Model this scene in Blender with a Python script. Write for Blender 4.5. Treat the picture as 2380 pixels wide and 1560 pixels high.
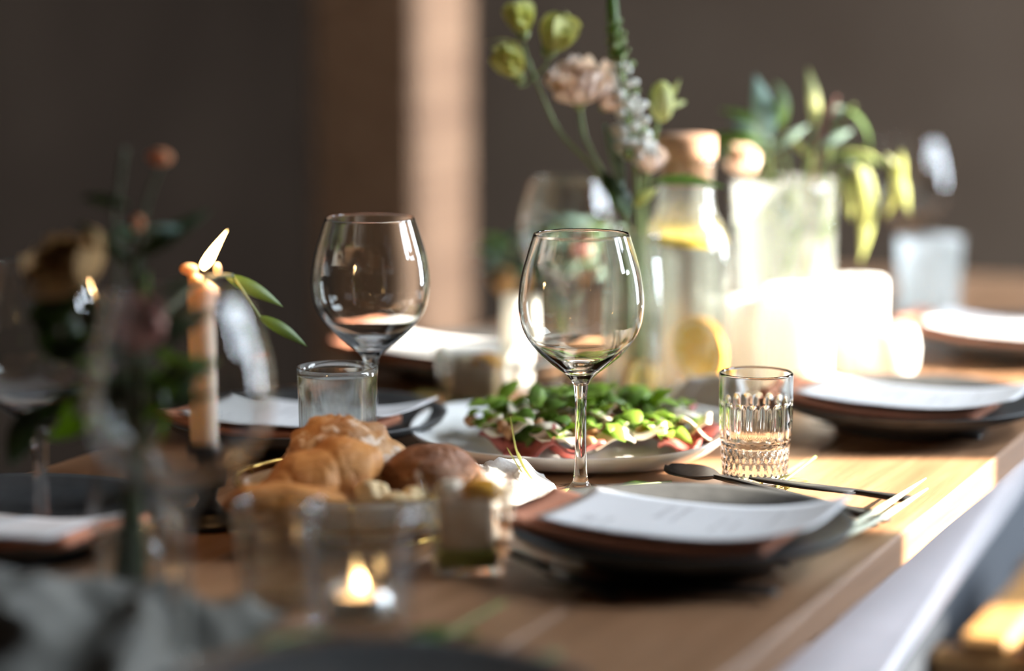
import bpy, math, random
from mathutils import Vector, Matrix, noise

for _o in list(bpy.data.objects):
    bpy.data.objects.remove(_o)
sc = bpy.context.scene
C = sc.collection
RND = random.Random(11)
PI = math.pi

# ------------------------------------------------------------------ camera
TZ = 0.75                      # table top height
HC = 0.40                      # camera height above the table top
PITCH = math.radians(8.6)
F = 85.0 / 36.0 * 2380
cam_d = bpy.data.cameras.new('camera')
cam_d.lens = 85
cam_d.sensor_width = 36
cam_d.clip_start = 0.05
cam_d.dof.use_dof = True
cam_d.dof.focus_distance = 1.862
cam_d.dof.aperture_fstop = 1.5
cam = bpy.data.objects.new('camera', cam_d)
cam.location = (0, 0, TZ + HC)
cam.rotation_euler = (PI / 2 - PITCH, 0, 0)
C.objects.link(cam)
sc.camera = cam

# ------------------------------------------------------------------ sky, sun, exposure
SUN_EL = math.radians(25)
w = bpy.data.worlds.new('sky')
sc.world = w
w.use_nodes = True
_bg = w.node_tree.nodes['Background']
_bg.inputs['Color'].default_value = (0.80, 0.89, 1.0, 1)
_bg.inputs['Strength'].default_value = 48.0
sun_d = bpy.data.lights.new('sun', 'SUN')
sun_d.energy = 42.0
sun_d.angle = math.radians(0.8)
sun_d.color = (1.0, 0.88, 0.73)
sun = bpy.data.objects.new('sun', sun_d)
sun.rotation_euler = Vector((-math.cos(SUN_EL), 0, -math.sin(SUN_EL))).to_track_quat('-Z', 'Y').to_euler()
sun.location = (6, 2, 5)
C.objects.link(sun)
sc.view_settings.view_transform = 'Standard'
sc.view_settings.look = 'None'
sc.view_settings.exposure = 0.36
sc.view_settings.gamma = 1.0
sc.view_settings.use_curve_mapping = False
sc.cycles.max_bounces = 16
sc.cycles.transmission_bounces = 14
sc.cycles.transparent_max_bounces = 24
sc.cycles.use_denoising = True
sc.cycles.sample_clamp_indirect = 6.0

# ------------------------------------------------------------------ frames of reference
PHI = math.radians(24.0)       # the table and the room are turned by this much
AX = Vector((math.sin(PHI), math.cos(PHI), 0))     # along the table
NX = Vector((math.cos(PHI), -math.sin(PHI), 0))    # across it, towards the windows


def tn(t, n, z=0.0):
    p = AX * t + NX * n
    return Vector((p.x, p.y, z))


def _ray(px, py):
    u, v = (px - 1190) / F, (py - 780) / F
    fw = Vector((0, math.cos(PITCH), -math.sin(PITCH)))
    up = Vector((0, math.sin(PITCH), math.cos(PITCH)))
    return fw + Vector((1, 0, 0)) * u - up * v


def at(px, py, z=0.0):
    """point at height z above the table top seen along that line of sight"""
    d = _ray(px, py)
    k = (z - HC) / d.z
    return Vector((d.x * k, d.y * k, TZ + z))


def atY(px, py, Y):
    d = _ray(px, py)
    k = Y / d.y
    return Vector((d.x * k, Y, TZ + HC + d.z * k))


def onY(px, Y):
    """point of the table top at distance Y"""
    v = atY(px, 780, Y)
    return Vector(((px - 1190) / F * (HC * math.sin(PITCH) + Y * math.cos(PITCH)), Y, TZ))


# ------------------------------------------------------------------ materials
def newmat(name):
    m = bpy.data.materials.new(name)
    m.use_nodes = True
    t = m.node_tree
    t.nodes.clear()
    out = t.nodes.new('ShaderNodeOutputMaterial')
    return m, t, out


def nd(t, kind, **kw):
    n = t.nodes.new(kind)
    for k, v in kw.items():
        if k in n.inputs.keys():
            n.inputs[k].default_value = v
        else:
            setattr(n, k, v)
    return n


def c4(c):
    return (c[0], c[1], c[2], 1)


def pbr(name, col, rough=0.5, col2=None, scale=20.0, bump=0.0, metal=0.0, stretch=(1, 1, 1), spec=0.5,
        transl=0.0, tcol=None, detail=4.0, sss=0.0, bscale=None, sscale=0.008, srad=(1.0, 0.6, 0.35)):
    m, t, out = newmat(name)
    b = nd(t, 'ShaderNodeBsdfPrincipled', Roughness=rough, Metallic=metal)
    b.inputs['Specular IOR Level'].default_value = spec
    b.inputs['Base Color'].default_value = c4(col)
    if sss:
        b.inputs['Subsurface Weight'].default_value = sss
        b.inputs['Subsurface Scale'].default_value = sscale
        b.inputs['Subsurface Radius'].default_value = srad
    tc = nd(t, 'ShaderNodeTexCoord')
    mp = nd(t, 'ShaderNodeMapping')
    mp.inputs['Scale'].default_value = stretch
    t.links.new(tc.outputs['Object'], mp.inputs['Vector'])
    if col2:
        nz = nd(t, 'ShaderNodeTexNoise', Scale=scale, Detail=detail)
        t.links.new(mp.outputs['Vector'], nz.inputs['Vector'])
        rp = nd(t, 'ShaderNodeValToRGB')
        rp.color_ramp.elements[0].position = 0.34
        rp.color_ramp.elements[1].position = 0.66
        rp.color_ramp.elements[0].color = c4(col)
        rp.color_ramp.elements[1].color = c4(col2)
        t.links.new(nz.outputs['Fac'], rp.inputs['Fac'])
        t.links.new(rp.outputs['Color'], b.inputs['Base Color'])
    if bump:
        nz2 = nd(t, 'ShaderNodeTexNoise', Scale=bscale or scale * 2, Detail=5.0)
        t.links.new(mp.outputs['Vector'], nz2.inputs['Vector'])
        bp = nd(t, 'ShaderNodeBump', Strength=bump, Distance=0.002)
        t.links.new(nz2.outputs['Fac'], bp.inputs['Height'])
        t.links.new(bp.outputs['Normal'], b.inputs['Normal'])
    sh = b.outputs['BSDF']
    if transl:
        tr = nd(t, 'ShaderNodeBsdfTranslucent')
        tr.inputs['Color'].default_value = c4(tcol or col)
        mx = nd(t, 'ShaderNodeMixShader')
        mx.inputs['Fac'].default_value = transl
        t.links.new(sh, mx.inputs[1])
        t.links.new(tr.outputs['BSDF'], mx.inputs[2])
        sh = mx.outputs['Shader']
    t.links.new(sh, out.inputs['Surface'])
    return m


def thin_glass(name, tint=(0.97, 0.98, 0.98), ior=1.5, refr=0.0, rough=0.0, glare=0.0):
    """thin-walled glass: Fresnel reflection over straight transmission, plus some refraction"""
    m, t, out = newmat(name)
    tr = nd(t, 'ShaderNodeBsdfTransparent')
    tr.inputs['Color'].default_value = c4(tint)
    gl = nd(t, 'ShaderNodeBsdfGlossy', Roughness=rough)
    fr = nd(t, 'ShaderNodeFresnel', IOR=ior)
    ge = nd(t, 'ShaderNodeNewGeometry')          # a thin wall reflects alike from both sides
    mr = nd(t, 'ShaderNodeMapRange')
    mr.inputs['To Min'].default_value = ior
    mr.inputs['To Max'].default_value = 1.0 / ior
    t.links.new(ge.outputs['Backfacing'], mr.inputs['Value'])
    t.links.new(mr.outputs['Result'], fr.inputs['IOR'])
    base = tr.outputs['BSDF']
    mx = nd(t, 'ShaderNodeMixShader')
    t.links.new(fr.outputs['Fac'], mx.inputs['Fac'])
    t.links.new(base, mx.inputs[1])
    t.links.new(gl.outputs['BSDF'], mx.inputs[2])
    sh = mx.outputs['Shader']
    if refr:
        g = nd(t, 'ShaderNodeBsdfGlass', IOR=ior, Roughness=0.0)
        g.inputs['Color'].default_value = c4(tint)
        m2 = nd(t, 'ShaderNodeMixShader')
        m2.inputs['Fac'].default_value = refr
        t.links.new(sh, m2.inputs[1])
        t.links.new(g.outputs['BSDF'], m2.inputs[2])
        sh = m2.outputs['Shader']
    if glare:                                     # translucent white mixed in as painted glare so the glass looks bright
        tl = nd(t, 'ShaderNodeBsdfTranslucent')
        tl.inputs['Color'].default_value = (0.95, 0.97, 0.96, 1)
        m3 = nd(t, 'ShaderNodeMixShader')
        m3.inputs['Fac'].default_value = glare
        t.links.new(sh, m3.inputs[1])
        t.links.new(tl.outputs['BSDF'], m3.inputs[2])
        sh = m3.outputs['Shader']
    t.links.new(sh, out.inputs['Surface'])
    return m


def glass(name, tint=(0.985, 0.99, 0.985), ior=1.48):
    m, t, out = newmat(name)
    g = nd(t, 'ShaderNodeBsdfGlass', IOR=ior, Roughness=0.0)
    g.inputs['Color'].default_value = c4(tint)
    t.links.new(g.outputs['BSDF'], out.inputs['Surface'])
    return m


def emit(name, col, s):
    m, t, out = newmat(name)
    e = nd(t, 'ShaderNodeEmission', Strength=s)
    e.inputs['Color'].default_value = c4(col)
    t.links.new(e.outputs['Emission'], out.inputs['Surface'])
    return m


def wood(name, c1, c2, c3, rough=0.5, ring=9.0, length=0.06):
    """grain runs along local Y"""
    m, t, out = newmat(name)
    b = nd(t, 'ShaderNodeBsdfPrincipled', Roughness=rough)
    tc = nd(t, 'ShaderNodeTexCoord')
    mp = nd(t, 'ShaderNodeMapping')
    mp.inputs['Scale'].default_value = (1, length, 1)
    t.links.new(tc.outputs['Object'], mp.inputs['Vector'])
    nz = nd(t, 'ShaderNodeTexNoise', Scale=ring * 6, Detail=6.0, Roughness=0.6, Distortion=0.6)
    t.links.new(mp.outputs['Vector'], nz.inputs['Vector'])
    rp = nd(t, 'ShaderNodeValToRGB')
    e = rp.color_ramp.elements
    e[0].position, e[0].color = 0.30, c4(c1)
    e[1].position, e[1].color = 0.75, c4(c3)
    x = rp.color_ramp.elements.new(0.52)
    x.color = c4(c2)
    t.links.new(nz.outputs['Fac'], rp.inputs['Fac'])
    nz2 = nd(t, 'ShaderNodeTexNoise', Scale=ring * 30, Detail=4.0)
    t.links.new(mp.outputs['Vector'], nz2.inputs['Vector'])
    mx = nd(t, 'ShaderNodeMixRGB', blend_type='MULTIPLY')
    mx.inputs['Fac'].default_value = 0.25
    t.links.new(rp.outputs['Color'], mx.inputs['Color1'])
    t.links.new(nz2.outputs['Fac'], mx.inputs['Color2'])
    t.links.new(mx.outputs['Color'], b.inputs['Base Color'])
    bp = nd(t, 'ShaderNodeBump', Strength=0.25, Distance=0.001)
    t.links.new(nz2.outputs['Fac'], bp.inputs['Height'])
    t.links.new(bp.outputs['Normal'], b.inputs['Normal'])
    t.links.new(b.outputs['BSDF'], out.inputs['Surface'])
    return m


M = {}
M['table'] = wood('oak_table', (0.26, 0.132, 0.066), (0.37, 0.195, 0.102), (0.45, 0.255, 0.145), 0.42)
M['post'] = wood('post_wood', (0.19, 0.09, 0.042), (0.29, 0.15, 0.075), (0.37, 0.205, 0.11), 0.6, 5.0)
M['stool'] = wood('stool_wood', (0.42, 0.20, 0.06), (0.52, 0.27, 0.09), (0.58, 0.33, 0.12), 0.4)
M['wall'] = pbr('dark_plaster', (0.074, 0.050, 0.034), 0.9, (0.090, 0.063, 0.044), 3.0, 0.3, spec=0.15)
M['dim_wall'] = pbr('dim_left_wall', (0.0115, 0.0070, 0.0044), 0.9, (0.0165, 0.0105, 0.0068), 2.0, 0.2, spec=0.08)  # albedo lowered so the window-facing left wall still reads dim
M['floor'] = pbr('dark_floor', (0.016, 0.020, 0.026), 0.8, (0.024, 0.028, 0.034), 6.0)
M['ceil'] = pbr('ceiling_plaster', (0.16, 0.13, 0.11), 0.9)
M['ground'] = pbr('outside_ground', (0.30, 0.30, 0.27), 0.9)
M['frame'] = pbr('window_frame_paint', (0.20, 0.16, 0.12), 0.5)
M['pane'] = thin_glass('window_pane', (0.98, 0.99, 0.99))
M['bench_shade'] = pbr('painted_shade', (0.018, 0.024, 0.034), 0.6)  # colour of the shade beyond the bench edge
M['bench'] = pbr('pale_bench_paint', (0.66, 0.62, 0.64), 0.45, (0.58, 0.55, 0.57), 12.0, 0.1)
M['black_plate'] = pbr('matte_black_stoneware', (0.048, 0.050, 0.052), 0.45, (0.064, 0.066, 0.068), 60, 0.15)
M['cutlery'] = pbr('black_steel', (0.014, 0.014, 0.015), 0.42, metal=0.0, spec=0.35)
M['napkin'] = pbr('terracotta_linen', (0.50, 0.19, 0.105), 0.9, (0.58, 0.24, 0.14), 300, 0.4)
M['white_ceramic'] = pbr('white_ceramic', (0.78, 0.78, 0.76), 0.25)
M['white_cloth'] = pbr('white_linen', (0.80, 0.78, 0.76), 0.95, (0.74, 0.72, 0.70), 200, 0.3, transl=0.2)
M['gauze'] = pbr('grey_gauze', (0.27, 0.26, 0.24), 0.95, (0.21, 0.20, 0.18), 60, 0.3, transl=0.25)
M['wax'] = pbr('candle_wax', (0.82, 0.76, 0.66), 0.5, sss=0.5, transl=0.4, tcol=(1.0, 0.62, 0.28))
M['white_wax'] = pbr('white_candle_wax', (0.93, 0.92, 0.88), 0.5, sss=0.85, sscale=0.03, srad=(1.0, 0.97, 0.93), transl=0.2, tcol=(1.0, 0.97, 0.9))
M['wick'] = pbr('wick', (0.02, 0.015, 0.01), 0.9)
M['flame'] = emit('flame', (1.0, 0.62, 0.25), 26.0)
M['brass'] = pbr('brass_wire', (0.72, 0.48, 0.14), 0.25, metal=1.0)
M['dark_metal'] = pbr('dark_holder', (0.05, 0.045, 0.04), 0.35, metal=0.7)
M['tin'] = pbr('tealight_tin', (0.75, 0.74, 0.72), 0.3, metal=1.0)
M['glass'] = glass('clear_glass')
M['tglass'] = thin_glass('thin_glass', ior=1.5)
M['mglass'] = thin_glass('bottle_glass', (0.965, 0.98, 0.97), 1.45, refr=0.45)
M['lglass'] = thin_glass('votive_glass', (0.96, 0.97, 0.97), 1.5, refr=0.14)
M['glare_low'] = thin_glass('glare_glass_low', (0.965, 0.98, 0.97), 1.45, refr=0.30, glare=0.025)
M['glare_mid'] = thin_glass('glare_glass_mid', (0.965, 0.98, 0.97), 1.45, refr=0.25, glare=0.13)
M['glare_high'] = thin_glass('glare_glass_high', (0.965, 0.98, 0.97), 1.45, refr=0.2, glare=0.4)
M['water'] = thin_glass('water', (0.96, 0.985, 0.98), 1.33, refr=0.22)
M['leaf'] = pbr('green_leaf', (0.075, 0.14, 0.03), 0.45, (0.11, 0.19, 0.045), 40, transl=0.45, tcol=(0.35, 0.50, 0.06))
M['leafb'] = pbr('blue_green_leaf', (0.24, 0.35, 0.29), 0.6, (0.30, 0.42, 0.35), 40, transl=0.3, tcol=(0.3, 0.5, 0.3))
M['leafy'] = pbr('yellow_green_leaf', (0.36, 0.40, 0.13), 0.5, (0.46, 0.49, 0.22), 40, transl=0.5, tcol=(0.80, 0.80, 0.40))
M['leafd'] = pbr('dark_leaf', (0.03, 0.055, 0.02), 0.5, (0.045, 0.075, 0.025), 40, transl=0.25, tcol=(0.12, 0.2, 0.03))
M['stem'] = pbr('green_stem', (0.17, 0.24, 0.07), 0.5, (0.22, 0.28, 0.09), 60)
M['dstem'] = pbr('dark_stem', (0.06, 0.075, 0.03), 0.6, (0.08, 0.09, 0.04), 60)
M['rstem'] = pbr('red_stem', (0.22, 0.08, 0.06), 0.5)
M['peach'] = pbr('peach_petal', (0.93, 0.76, 0.64), 0.7, (0.96, 0.87, 0.79), 40, transl=0.3, tcol=(1.0, 0.72, 0.52))
M['lime'] = pbr('lime_petal', (0.55, 0.58, 0.17), 0.7, (0.68, 0.70, 0.32), 30, transl=0.3, tcol=(0.75, 0.75, 0.2))
M['whitep'] = pbr('white_bud', (0.88, 0.88, 0.82), 0.7, transl=0.25)
M['ochre'] = pbr('ochre_petal', (0.42, 0.24, 0.09), 0.8, (0.50, 0.31, 0.13), 30, transl=0.2)
M['dusty'] = pbr('dusty_pink_petal', (0.42, 0.20, 0.17), 0.8, (0.50, 0.27, 0.22), 30, transl=0.2)
M['orangeb'] = pbr('orange_bud', (0.75, 0.33, 0.15), 0.7, transl=0.3)
M['citrus_skin'] = pbr('orange_skin', (0.90, 0.38, 0.03), 0.5, (0.92, 0.45, 0.05), 200, 0.4)
M['citrus_pith'] = pbr('citrus_pith', (0.95, 0.80, 0.48), 0.7)
M['citrus_flesh'] = pbr('citrus_flesh', (0.95, 0.55, 0.05), 0.4, (0.97, 0.64, 0.10), 90, 0.3, transl=0.3, tcol=(1.0, 0.62, 0.08))
M['lemon_skin'] = pbr('lemon_skin', (0.92, 0.62, 0.05), 0.5)
M['lemon_flesh'] = pbr('lemon_flesh', (0.95, 0.76, 0.20), 0.4, transl=0.3)
M['cork'] = pbr('cork', (0.50, 0.28, 0.17), 0.85, (0.60, 0.36, 0.23), 90, 0.4)
M['salad'] = pbr('salad_leaf', (0.20, 0.33, 0.035), 0.45, (0.34, 0.48, 0.09), 60, transl=0.4, tcol=(0.45, 0.65, 0.06))
M['salad2'] = pbr('dark_salad_leaf', (0.10, 0.19, 0.025), 0.45, (0.15, 0.26, 0.04), 60, transl=0.35, tcol=(0.3, 0.45, 0.05))
M['meat'] = pbr('cured_meat', (0.34, 0.07, 0.06), 0.4, (0.52, 0.16, 0.13), 50, 0.3)
M['cheese'] = pbr('cheese_shaving', (0.78, 0.68, 0.50), 0.6, (0.82, 0.74, 0.60), 60)
M['nut'] = pbr('toasted_nut', (0.45, 0.22, 0.09), 0.6, (0.55, 0.30, 0.14), 90)
M['cream'] = pbr('cream_dessert', (0.66, 0.46, 0.33), 0.6, (0.74, 0.56, 0.43), 70)
M['greenpuree'] = pbr('green_puree', (0.33, 0.32, 0.07), 0.6)
M['fruit'] = pbr('orange_fruit', (0.78, 0.33, 0.03), 0.35, (0.84, 0.42, 0.05), 60)


def bread_mat(name, lo, mid, flour, fl=0.62):
    m, t, out = newmat(name)
    b = nd(t, 'ShaderNodeBsdfPrincipled', Roughness=0.62)
    tc = nd(t, 'ShaderNodeTexCoord')
    n1 = nd(t, 'ShaderNodeTexNoise', Scale=38.0, Detail=5.0, Distortion=0.5)
    n2 = nd(t, 'ShaderNodeTexNoise', Scale=70.0, Detail=6.0, Distortion=1.2)
    t.links.new(tc.outputs['Object'], n1.inputs['Vector'])
    t.links.new(tc.outputs['Object'], n2.inputs['Vector'])
    r1 = nd(t, 'ShaderNodeValToRGB')
    r1.color_ramp.elements[0].position = 0.35
    r1.color_ramp.elements[1].position = 0.65
    r1.color_ramp.elements[0].color = c4(lo)
    r1.color_ramp.elements[1].color = c4(mid)
    t.links.new(n1.outputs['Fac'], r1.inputs['Fac'])
    r2 = nd(t, 'ShaderNodeValToRGB')
    r2.color_ramp.elements[0].position = fl
    r2.color_ramp.elements[1].position = fl + 0.06
    t.links.new(n2.outputs['Fac'], r2.inputs['Fac'])
    mx = nd(t, 'ShaderNodeMixRGB')
    t.links.new(r2.outputs['Color'], mx.inputs['Fac'])
    t.links.new(r1.outputs['Color'], mx.inputs['Color1'])
    mx.inputs['Color2'].default_value = c4(flour)
    t.links.new(mx.outputs['Color'], b.inputs['Base Color'])
    bp = nd(t, 'ShaderNodeBump', Strength=0.9, Distance=0.004)
    t.links.new(n2.outputs['Fac'], bp.inputs['Height'])
    t.links.new(bp.outputs['Normal'], b.inputs['Normal'])
    t.links.new(b.outputs['BSDF'], out.inputs['Surface'])
    return m


M['golden'] = bread_mat('golden_crust', (0.42, 0.16, 0.035), (0.58, 0.26, 0.07), (0.64, 0.35, 0.13), 0.66)
M['floured'] = bread_mat('floured_crust', (0.38, 0.17, 0.06), (0.56, 0.30, 0.12), (0.72, 0.56, 0.42), 0.54)
M['brownb'] = bread_mat('dark_crust', (0.20, 0.075, 0.03), (0.32, 0.13, 0.055), (0.42, 0.24, 0.13), 0.66)
M['crumb'] = bread_mat('pale_crumb', (0.72, 0.50, 0.25), (0.80, 0.62, 0.34), (0.60, 0.36, 0.14), 0.62)


def paper_mat():
    """white card with blocks of small grey print in UV space"""
    m, t, out = newmat('menu_paper')
    b = nd(t, 'ShaderNodeBsdfPrincipled', Roughness=0.7)
    uv = nd(t, 'ShaderNodeUVMap')
    sx = nd(t, 'ShaderNodeSeparateXYZ')
    t.links.new(uv.outputs['UV'], sx.inputs['Vector'])

    def mth(op, a, bb, clamp=False):
        n = nd(t, 'ShaderNodeMath', operation=op)
        n.use_clamp = clamp
        for i, v in enumerate((a, bb)):
            if v is None:
                continue
            if isinstance(v, (int, float)):
                n.inputs[i].default_value = v
            else:
                t.links.new(v, n.inputs[i])
        return n.outputs[0]
    U, V = sx.outputs['X'], sx.outputs['Y']
    total = None
    # (u0,u1,v0,v1): lines of print run across the short side of the card
    for (u0, u1, v0, v1) in ((0.12, 0.17, 0.18, 0.36), (0.20, 0.225, 0.12, 0.40), (0.33, 0.36, 0.50, 0.86), (0.40, 0.425, 0.45, 0.9),
                             (0.58, 0.60, 0.3, 0.7), (0.64, 0.66, 0.35, 0.62), (0.76, 0.78, 0.5, 0.84)):
        a = mth('MULTIPLY', mth('GREATER_THAN', U, u0), mth('LESS_THAN', U, u1))
        c = mth('MULTIPLY', mth('GREATER_THAN', V, v0), mth('LESS_THAN', V, v1))
        a = mth('MULTIPLY', a, c)
        total = a if total is None else mth('MAXIMUM', total, a)
    nz = nd(t, 'ShaderNodeTexNoise', Scale=60.0, Detail=2.0)
    t.links.new(uv.outputs['UV'], nz.inputs['Vector'])
    ink = mth('MULTIPLY', total, mth('GREATER_THAN', nz.outputs['Fac'], 0.50))
    ink = mth('MULTIPLY', ink, 0.55)
    mx = nd(t, 'ShaderNodeMixRGB')
    t.links.new(ink, mx.inputs['Fac'])
    mx.inputs['Color1'].default_value = (0.80, 0.79, 0.80, 1)
    mx.inputs['Color2'].default_value = (0.18, 0.17, 0.18, 1)
    t.links.new(mx.outputs['Color'], b.inputs['Base Color'])
    t.links.new(b.outputs['BSDF'], out.inputs['Surface'])
    return m


M['paper'] = paper_mat()


# ------------------------------------------------------------------ mesh helpers
def mesh(name, v, f, smooth=True, uv=None):
    me = bpy.data.meshes.new(name)
    me.from_pydata([tuple(p) for p in v], [], f)
    me.validate()
    if smooth:
        for p in me.polygons:
            p.use_smooth = True
    if uv:
        l = me.uv_layers.new(name='UVMap')
        for lp in me.loops:
            l.data[lp.index].uv = uv[lp.vertex_index]
    me.update()
    return me


def put(name, me, mat, parent=None, loc=None, mtx=None):
    if isinstance(me, tuple):
        me = mesh(name, *me)
    if mat is not None and len(me.materials) == 0:
        me.materials.append(M[mat] if isinstance(mat, str) else mat)
    o = bpy.data.objects.new(name, me)
    C.objects.link(o)
    if parent:
        o.parent = parent
    if mtx is not None:
        o.matrix_basis = mtx
    elif loc is not None:
        o.location = loc
    return o


def tag(o, label, cat, group=None, kind=None):
    o['label'] = label
    o['category'] = cat
    if group:
        o['group'] = group
    if kind:
        o['kind'] = kind
    return o


def thing(name, label, cat, loc=(0, 0, 0), rotz=0.0, group=None):
    o = bpy.data.objects.new(name, None)
    o.empty_display_size = 0.02
    C.objects.link(o)
    o.location = loc
    o.rotation_euler = (0, 0, rotz)
    return tag(o, label, cat, group)


def struct(name, me, mat, parent=None, loc=None):
    o = put(name, me, mat, parent, loc)
    if parent is None:
        o['kind'] = 'structure'
    return o


def lathe(prof, seg=48, rfun=None):
    """open or closed profile of (r, z) turned about z; outward normals when the profile runs bottom-outside-up"""
    v, f, rows = [], [], []
    for (r, z) in prof:
        if r < 1e-6:
            rows.append([len(v)])
            v.append((0, 0, z))
        else:
            row = []
            for i in range(seg):
                a = 2 * PI * i / seg
                rr = r if rfun is None else rfun(r, z, a)
                row.append(len(v))
                v.append((rr * math.cos(a), rr * math.sin(a), z))
            rows.append(row)
    for a, b in zip(rows, rows[1:]):
        for i in range(seg):
            j = (i + 1) % seg
            if len(a) == 1 and len(b) == 1:
                continue
            if len(a) == 1:
                f.append((a[0], b[j], b[i]))
            elif len(b) == 1:
                f.append((a[i], a[j], b[0]))
            else:
                f.append((a[i], a[j], b[j], b[i]))
    return v, f


def smooth_prof(pts, n=4):
    """Catmull-Rom through profile points"""
    out = []
    P = [pts[0]] + list(pts) + [pts[-1]]
    for i in range(1, len(P) - 2):
        for k in range(n):
            s = k / n
            q = []
            for c in range(len(pts[0])):
                p0, p1, p2, p3 = P[i - 1][c], P[i][c], P[i + 1][c], P[i + 2][c]
                q.append(0.5 * (2 * p1 + (p2 - p0) * s + (2 * p0 - 5 * p1 + 4 * p2 - p3) * s * s + (3 * p1 - p0 - 3 * p2 + p3) * s ** 3))
            out.append(tuple(q))
    out.append(tuple(pts[-1]))
    return out


def tube(pts, rad, seg=8, caps=True):
    pts = [Vector(p) for p in pts]
    n = len(pts)
    if isinstance(rad, (int, float)):
        rad = [rad] * n
    elif len(rad) == 2:
        rad = [rad[0] + (rad[1] - rad[0]) * i / (n - 1) for i in range(n)]
    v, f = [], []
    d0 = (pts[1] - pts[0]).normalized()
    nrm = d0.orthogonal().normalized()
    for i, p in enumerate(pts):
        d = (pts[min(i + 1, n - 1)] - pts[max(i - 1, 0)]).normalized()
        nrm = (nrm - d * nrm.dot(d)).normalized()
        bn = d.cross(nrm)
        for k in range(seg):
            a = 2 * PI * k / seg
            v.append(p + (nrm * math.cos(a) + bn * math.sin(a)) * rad[i])
    for i in range(n - 1):
        for k in range(seg):
            k2 = (k + 1) % seg
            f.append((i * seg + k, i * seg + k2, (i + 1) * seg + k2, (i + 1) * seg + k))
    if caps:
        f.append(tuple(range(seg - 1, -1, -1)))
        f.append(tuple((n - 1) * seg + k for k in range(seg)))
    return v, f


def curve(pts, n=6):
    return [Vector(p) for p in smooth_prof([tuple(p) for p in pts], n)]


def box(x0, x1, y0, y1, z0, z1, bev=0.0):
    """box with chamfered long edges"""
    if bev <= 0:
        v = [(x, y, z) for z in (z0, z1) for (x, y) in ((x0, y0), (x1, y0), (x1, y1), (x0, y1))]
        f = [(3, 2, 1, 0), (4, 5, 6, 7), (0, 1, 5, 4), (1, 2, 6, 5), (2, 3, 7, 6), (3, 0, 4, 7)]
        return v, f, False
    b = min(bev, (x1 - x0) / 2.01, (y1 - y0) / 2.01, (z1 - z0) / 2.01)
    v, f = [], []

    def ring(i, z):
        return [(x0 + i, y0 + b, z), (x0 + b, y0 + i, z), (x1 - b, y0 + i, z), (x1 - i, y0 + b, z),
                (x1 - i, y1 - b, z), (x1 - b, y1 - i, z), (x0 + b, y1 - i, z), (x0 + i, y1 - b, z)]
    rings = [(b, z0), (0, z0 + b), (0, z1 - b), (b, z1)]
    for (i, z) in rings:
        r = ring(i, z)
        if i == b:
            r = [(x0 + b, y0 + b, z), (x0 + b, y0 + b, z), (x1 - b, y0 + b, z), (x1 - b, y0 + b, z),
                 (x1 - b, y1 - b, z), (x1 - b, y1 - b, z), (x0 + b, y1 - b, z), (x0 + b, y1 - b, z)]
            e = b * 0.001
            c = [(-e, 0), (0, -e), (0, -e), (e, 0), (e, 0), (0, e), (0, e), (-e, 0)]
            r = [(p[0] + q[0], p[1] + q[1], p[2]) for p, q in zip(r, c)]
        v += r
    for k in range(3):
        for i in range(8):
            j = (i + 1) % 8
            f.append((k * 8 + i, k * 8 + j, k * 8 + 8 + j, k * 8 + 8 + i))
    f.append(tuple(range(7, -1, -1)))
    f.append(tuple(range(24, 32)))
    return v, f, False


def orient(p, d, up=Vector((0, 0, 1)), s=1.0):
    x = Vector(d).normalized()
    up = Vector(up)
    z = up - x * up.dot(x)
    if z.length < 1e-4:
        z = x.orthogonal()
    z.normalize()
    y = z.cross(x)
    m = Matrix(((x.x * s, y.x * s, z.x * s, p[0]), (x.y * s, y.y * s, z.y * s, p[1]), (x.z * s, y.z * s, z.z * s, p[2]), (0, 0, 0, 1)))
    return m


def leaf(L=1.0, W=0.2, curl=0.25, fold=0.25, n=9, tip=1.0, base=0.12, thick=0.006):
    """a leaf along +x, with a fold along the midrib, bending down by curl; closed, with a little thickness"""
    v, f = [], []
    for side in (1, -1):
        for i in range(n + 1):
            s = i / n
            wd = W * 0.5 * (math.sin(PI * min(1, s ** 0.8)) ** tip + base * (1 - s)) + 1e-4
            ang = curl * s
            cx = L * (math.sin(ang) / curl * 1.0 if abs(curl) > 1e-3 else s)
            cz = -L * ((1 - math.cos(ang)) / curl if abs(curl) > 1e-3 else 0)
            for k in (-1, 0, 1):
                v.append((cx, k * wd, cz + abs(k) * wd * fold + side * thick * L * 0.5 * (1 if k == 0 else 0.3)))
    m = (n + 1) * 3
    for i in range(n):
        for k in range(2):
            a = i * 3 + k
            f.append((a, a + 3, a + 4, a + 1))
            b = m + a
            f.append((b, b + 1, b + 4, b + 3))
    for i in range(n):
        a, b = i * 3, m + i * 3
        f.append((a, b, b + 3, a + 3))
        a, b = i * 3 + 2, m + i * 3 + 2
        f.append((a, a + 3, b + 3, b))
    return v, f


def petal(L=1.0, W=0.9, cup=0.9, n=6, m=6, ruffle=0.05, seed=0):
    """cupped petal growing from the origin along +x, opening upwards (+z)"""
    v, f = [], []
    for i in range(n + 1):
        s = i / n
        hw = W * 0.5 * (0.22 + 0.78 * math.sin(PI * 0.5 * min(1, s * 1.25)) if s < 0.8 else math.sqrt(max(0.0, 1 - ((s - 0.8) / 0.2) ** 2 * 0.55)))
        a = cup * s
        x = L * math.sin(a) / cup
        z = L * (1 - math.cos(a)) / cup
        for k in range(m + 1):
            q = k / m * 2 - 1
            rz = ruffle * L * s * math.sin(q * 7 + seed * 2.1 + s * 3)
            v.append((x - 0.10 * L * s * q * q, q * hw, z + 0.22 * L * q * q * s + rz))
    for i in range(n):
        for k in range(m):
            a = i * (m + 1) + k
            f.append((a, a + m + 1, a + m + 2, a + 1))
    return v, f


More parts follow.
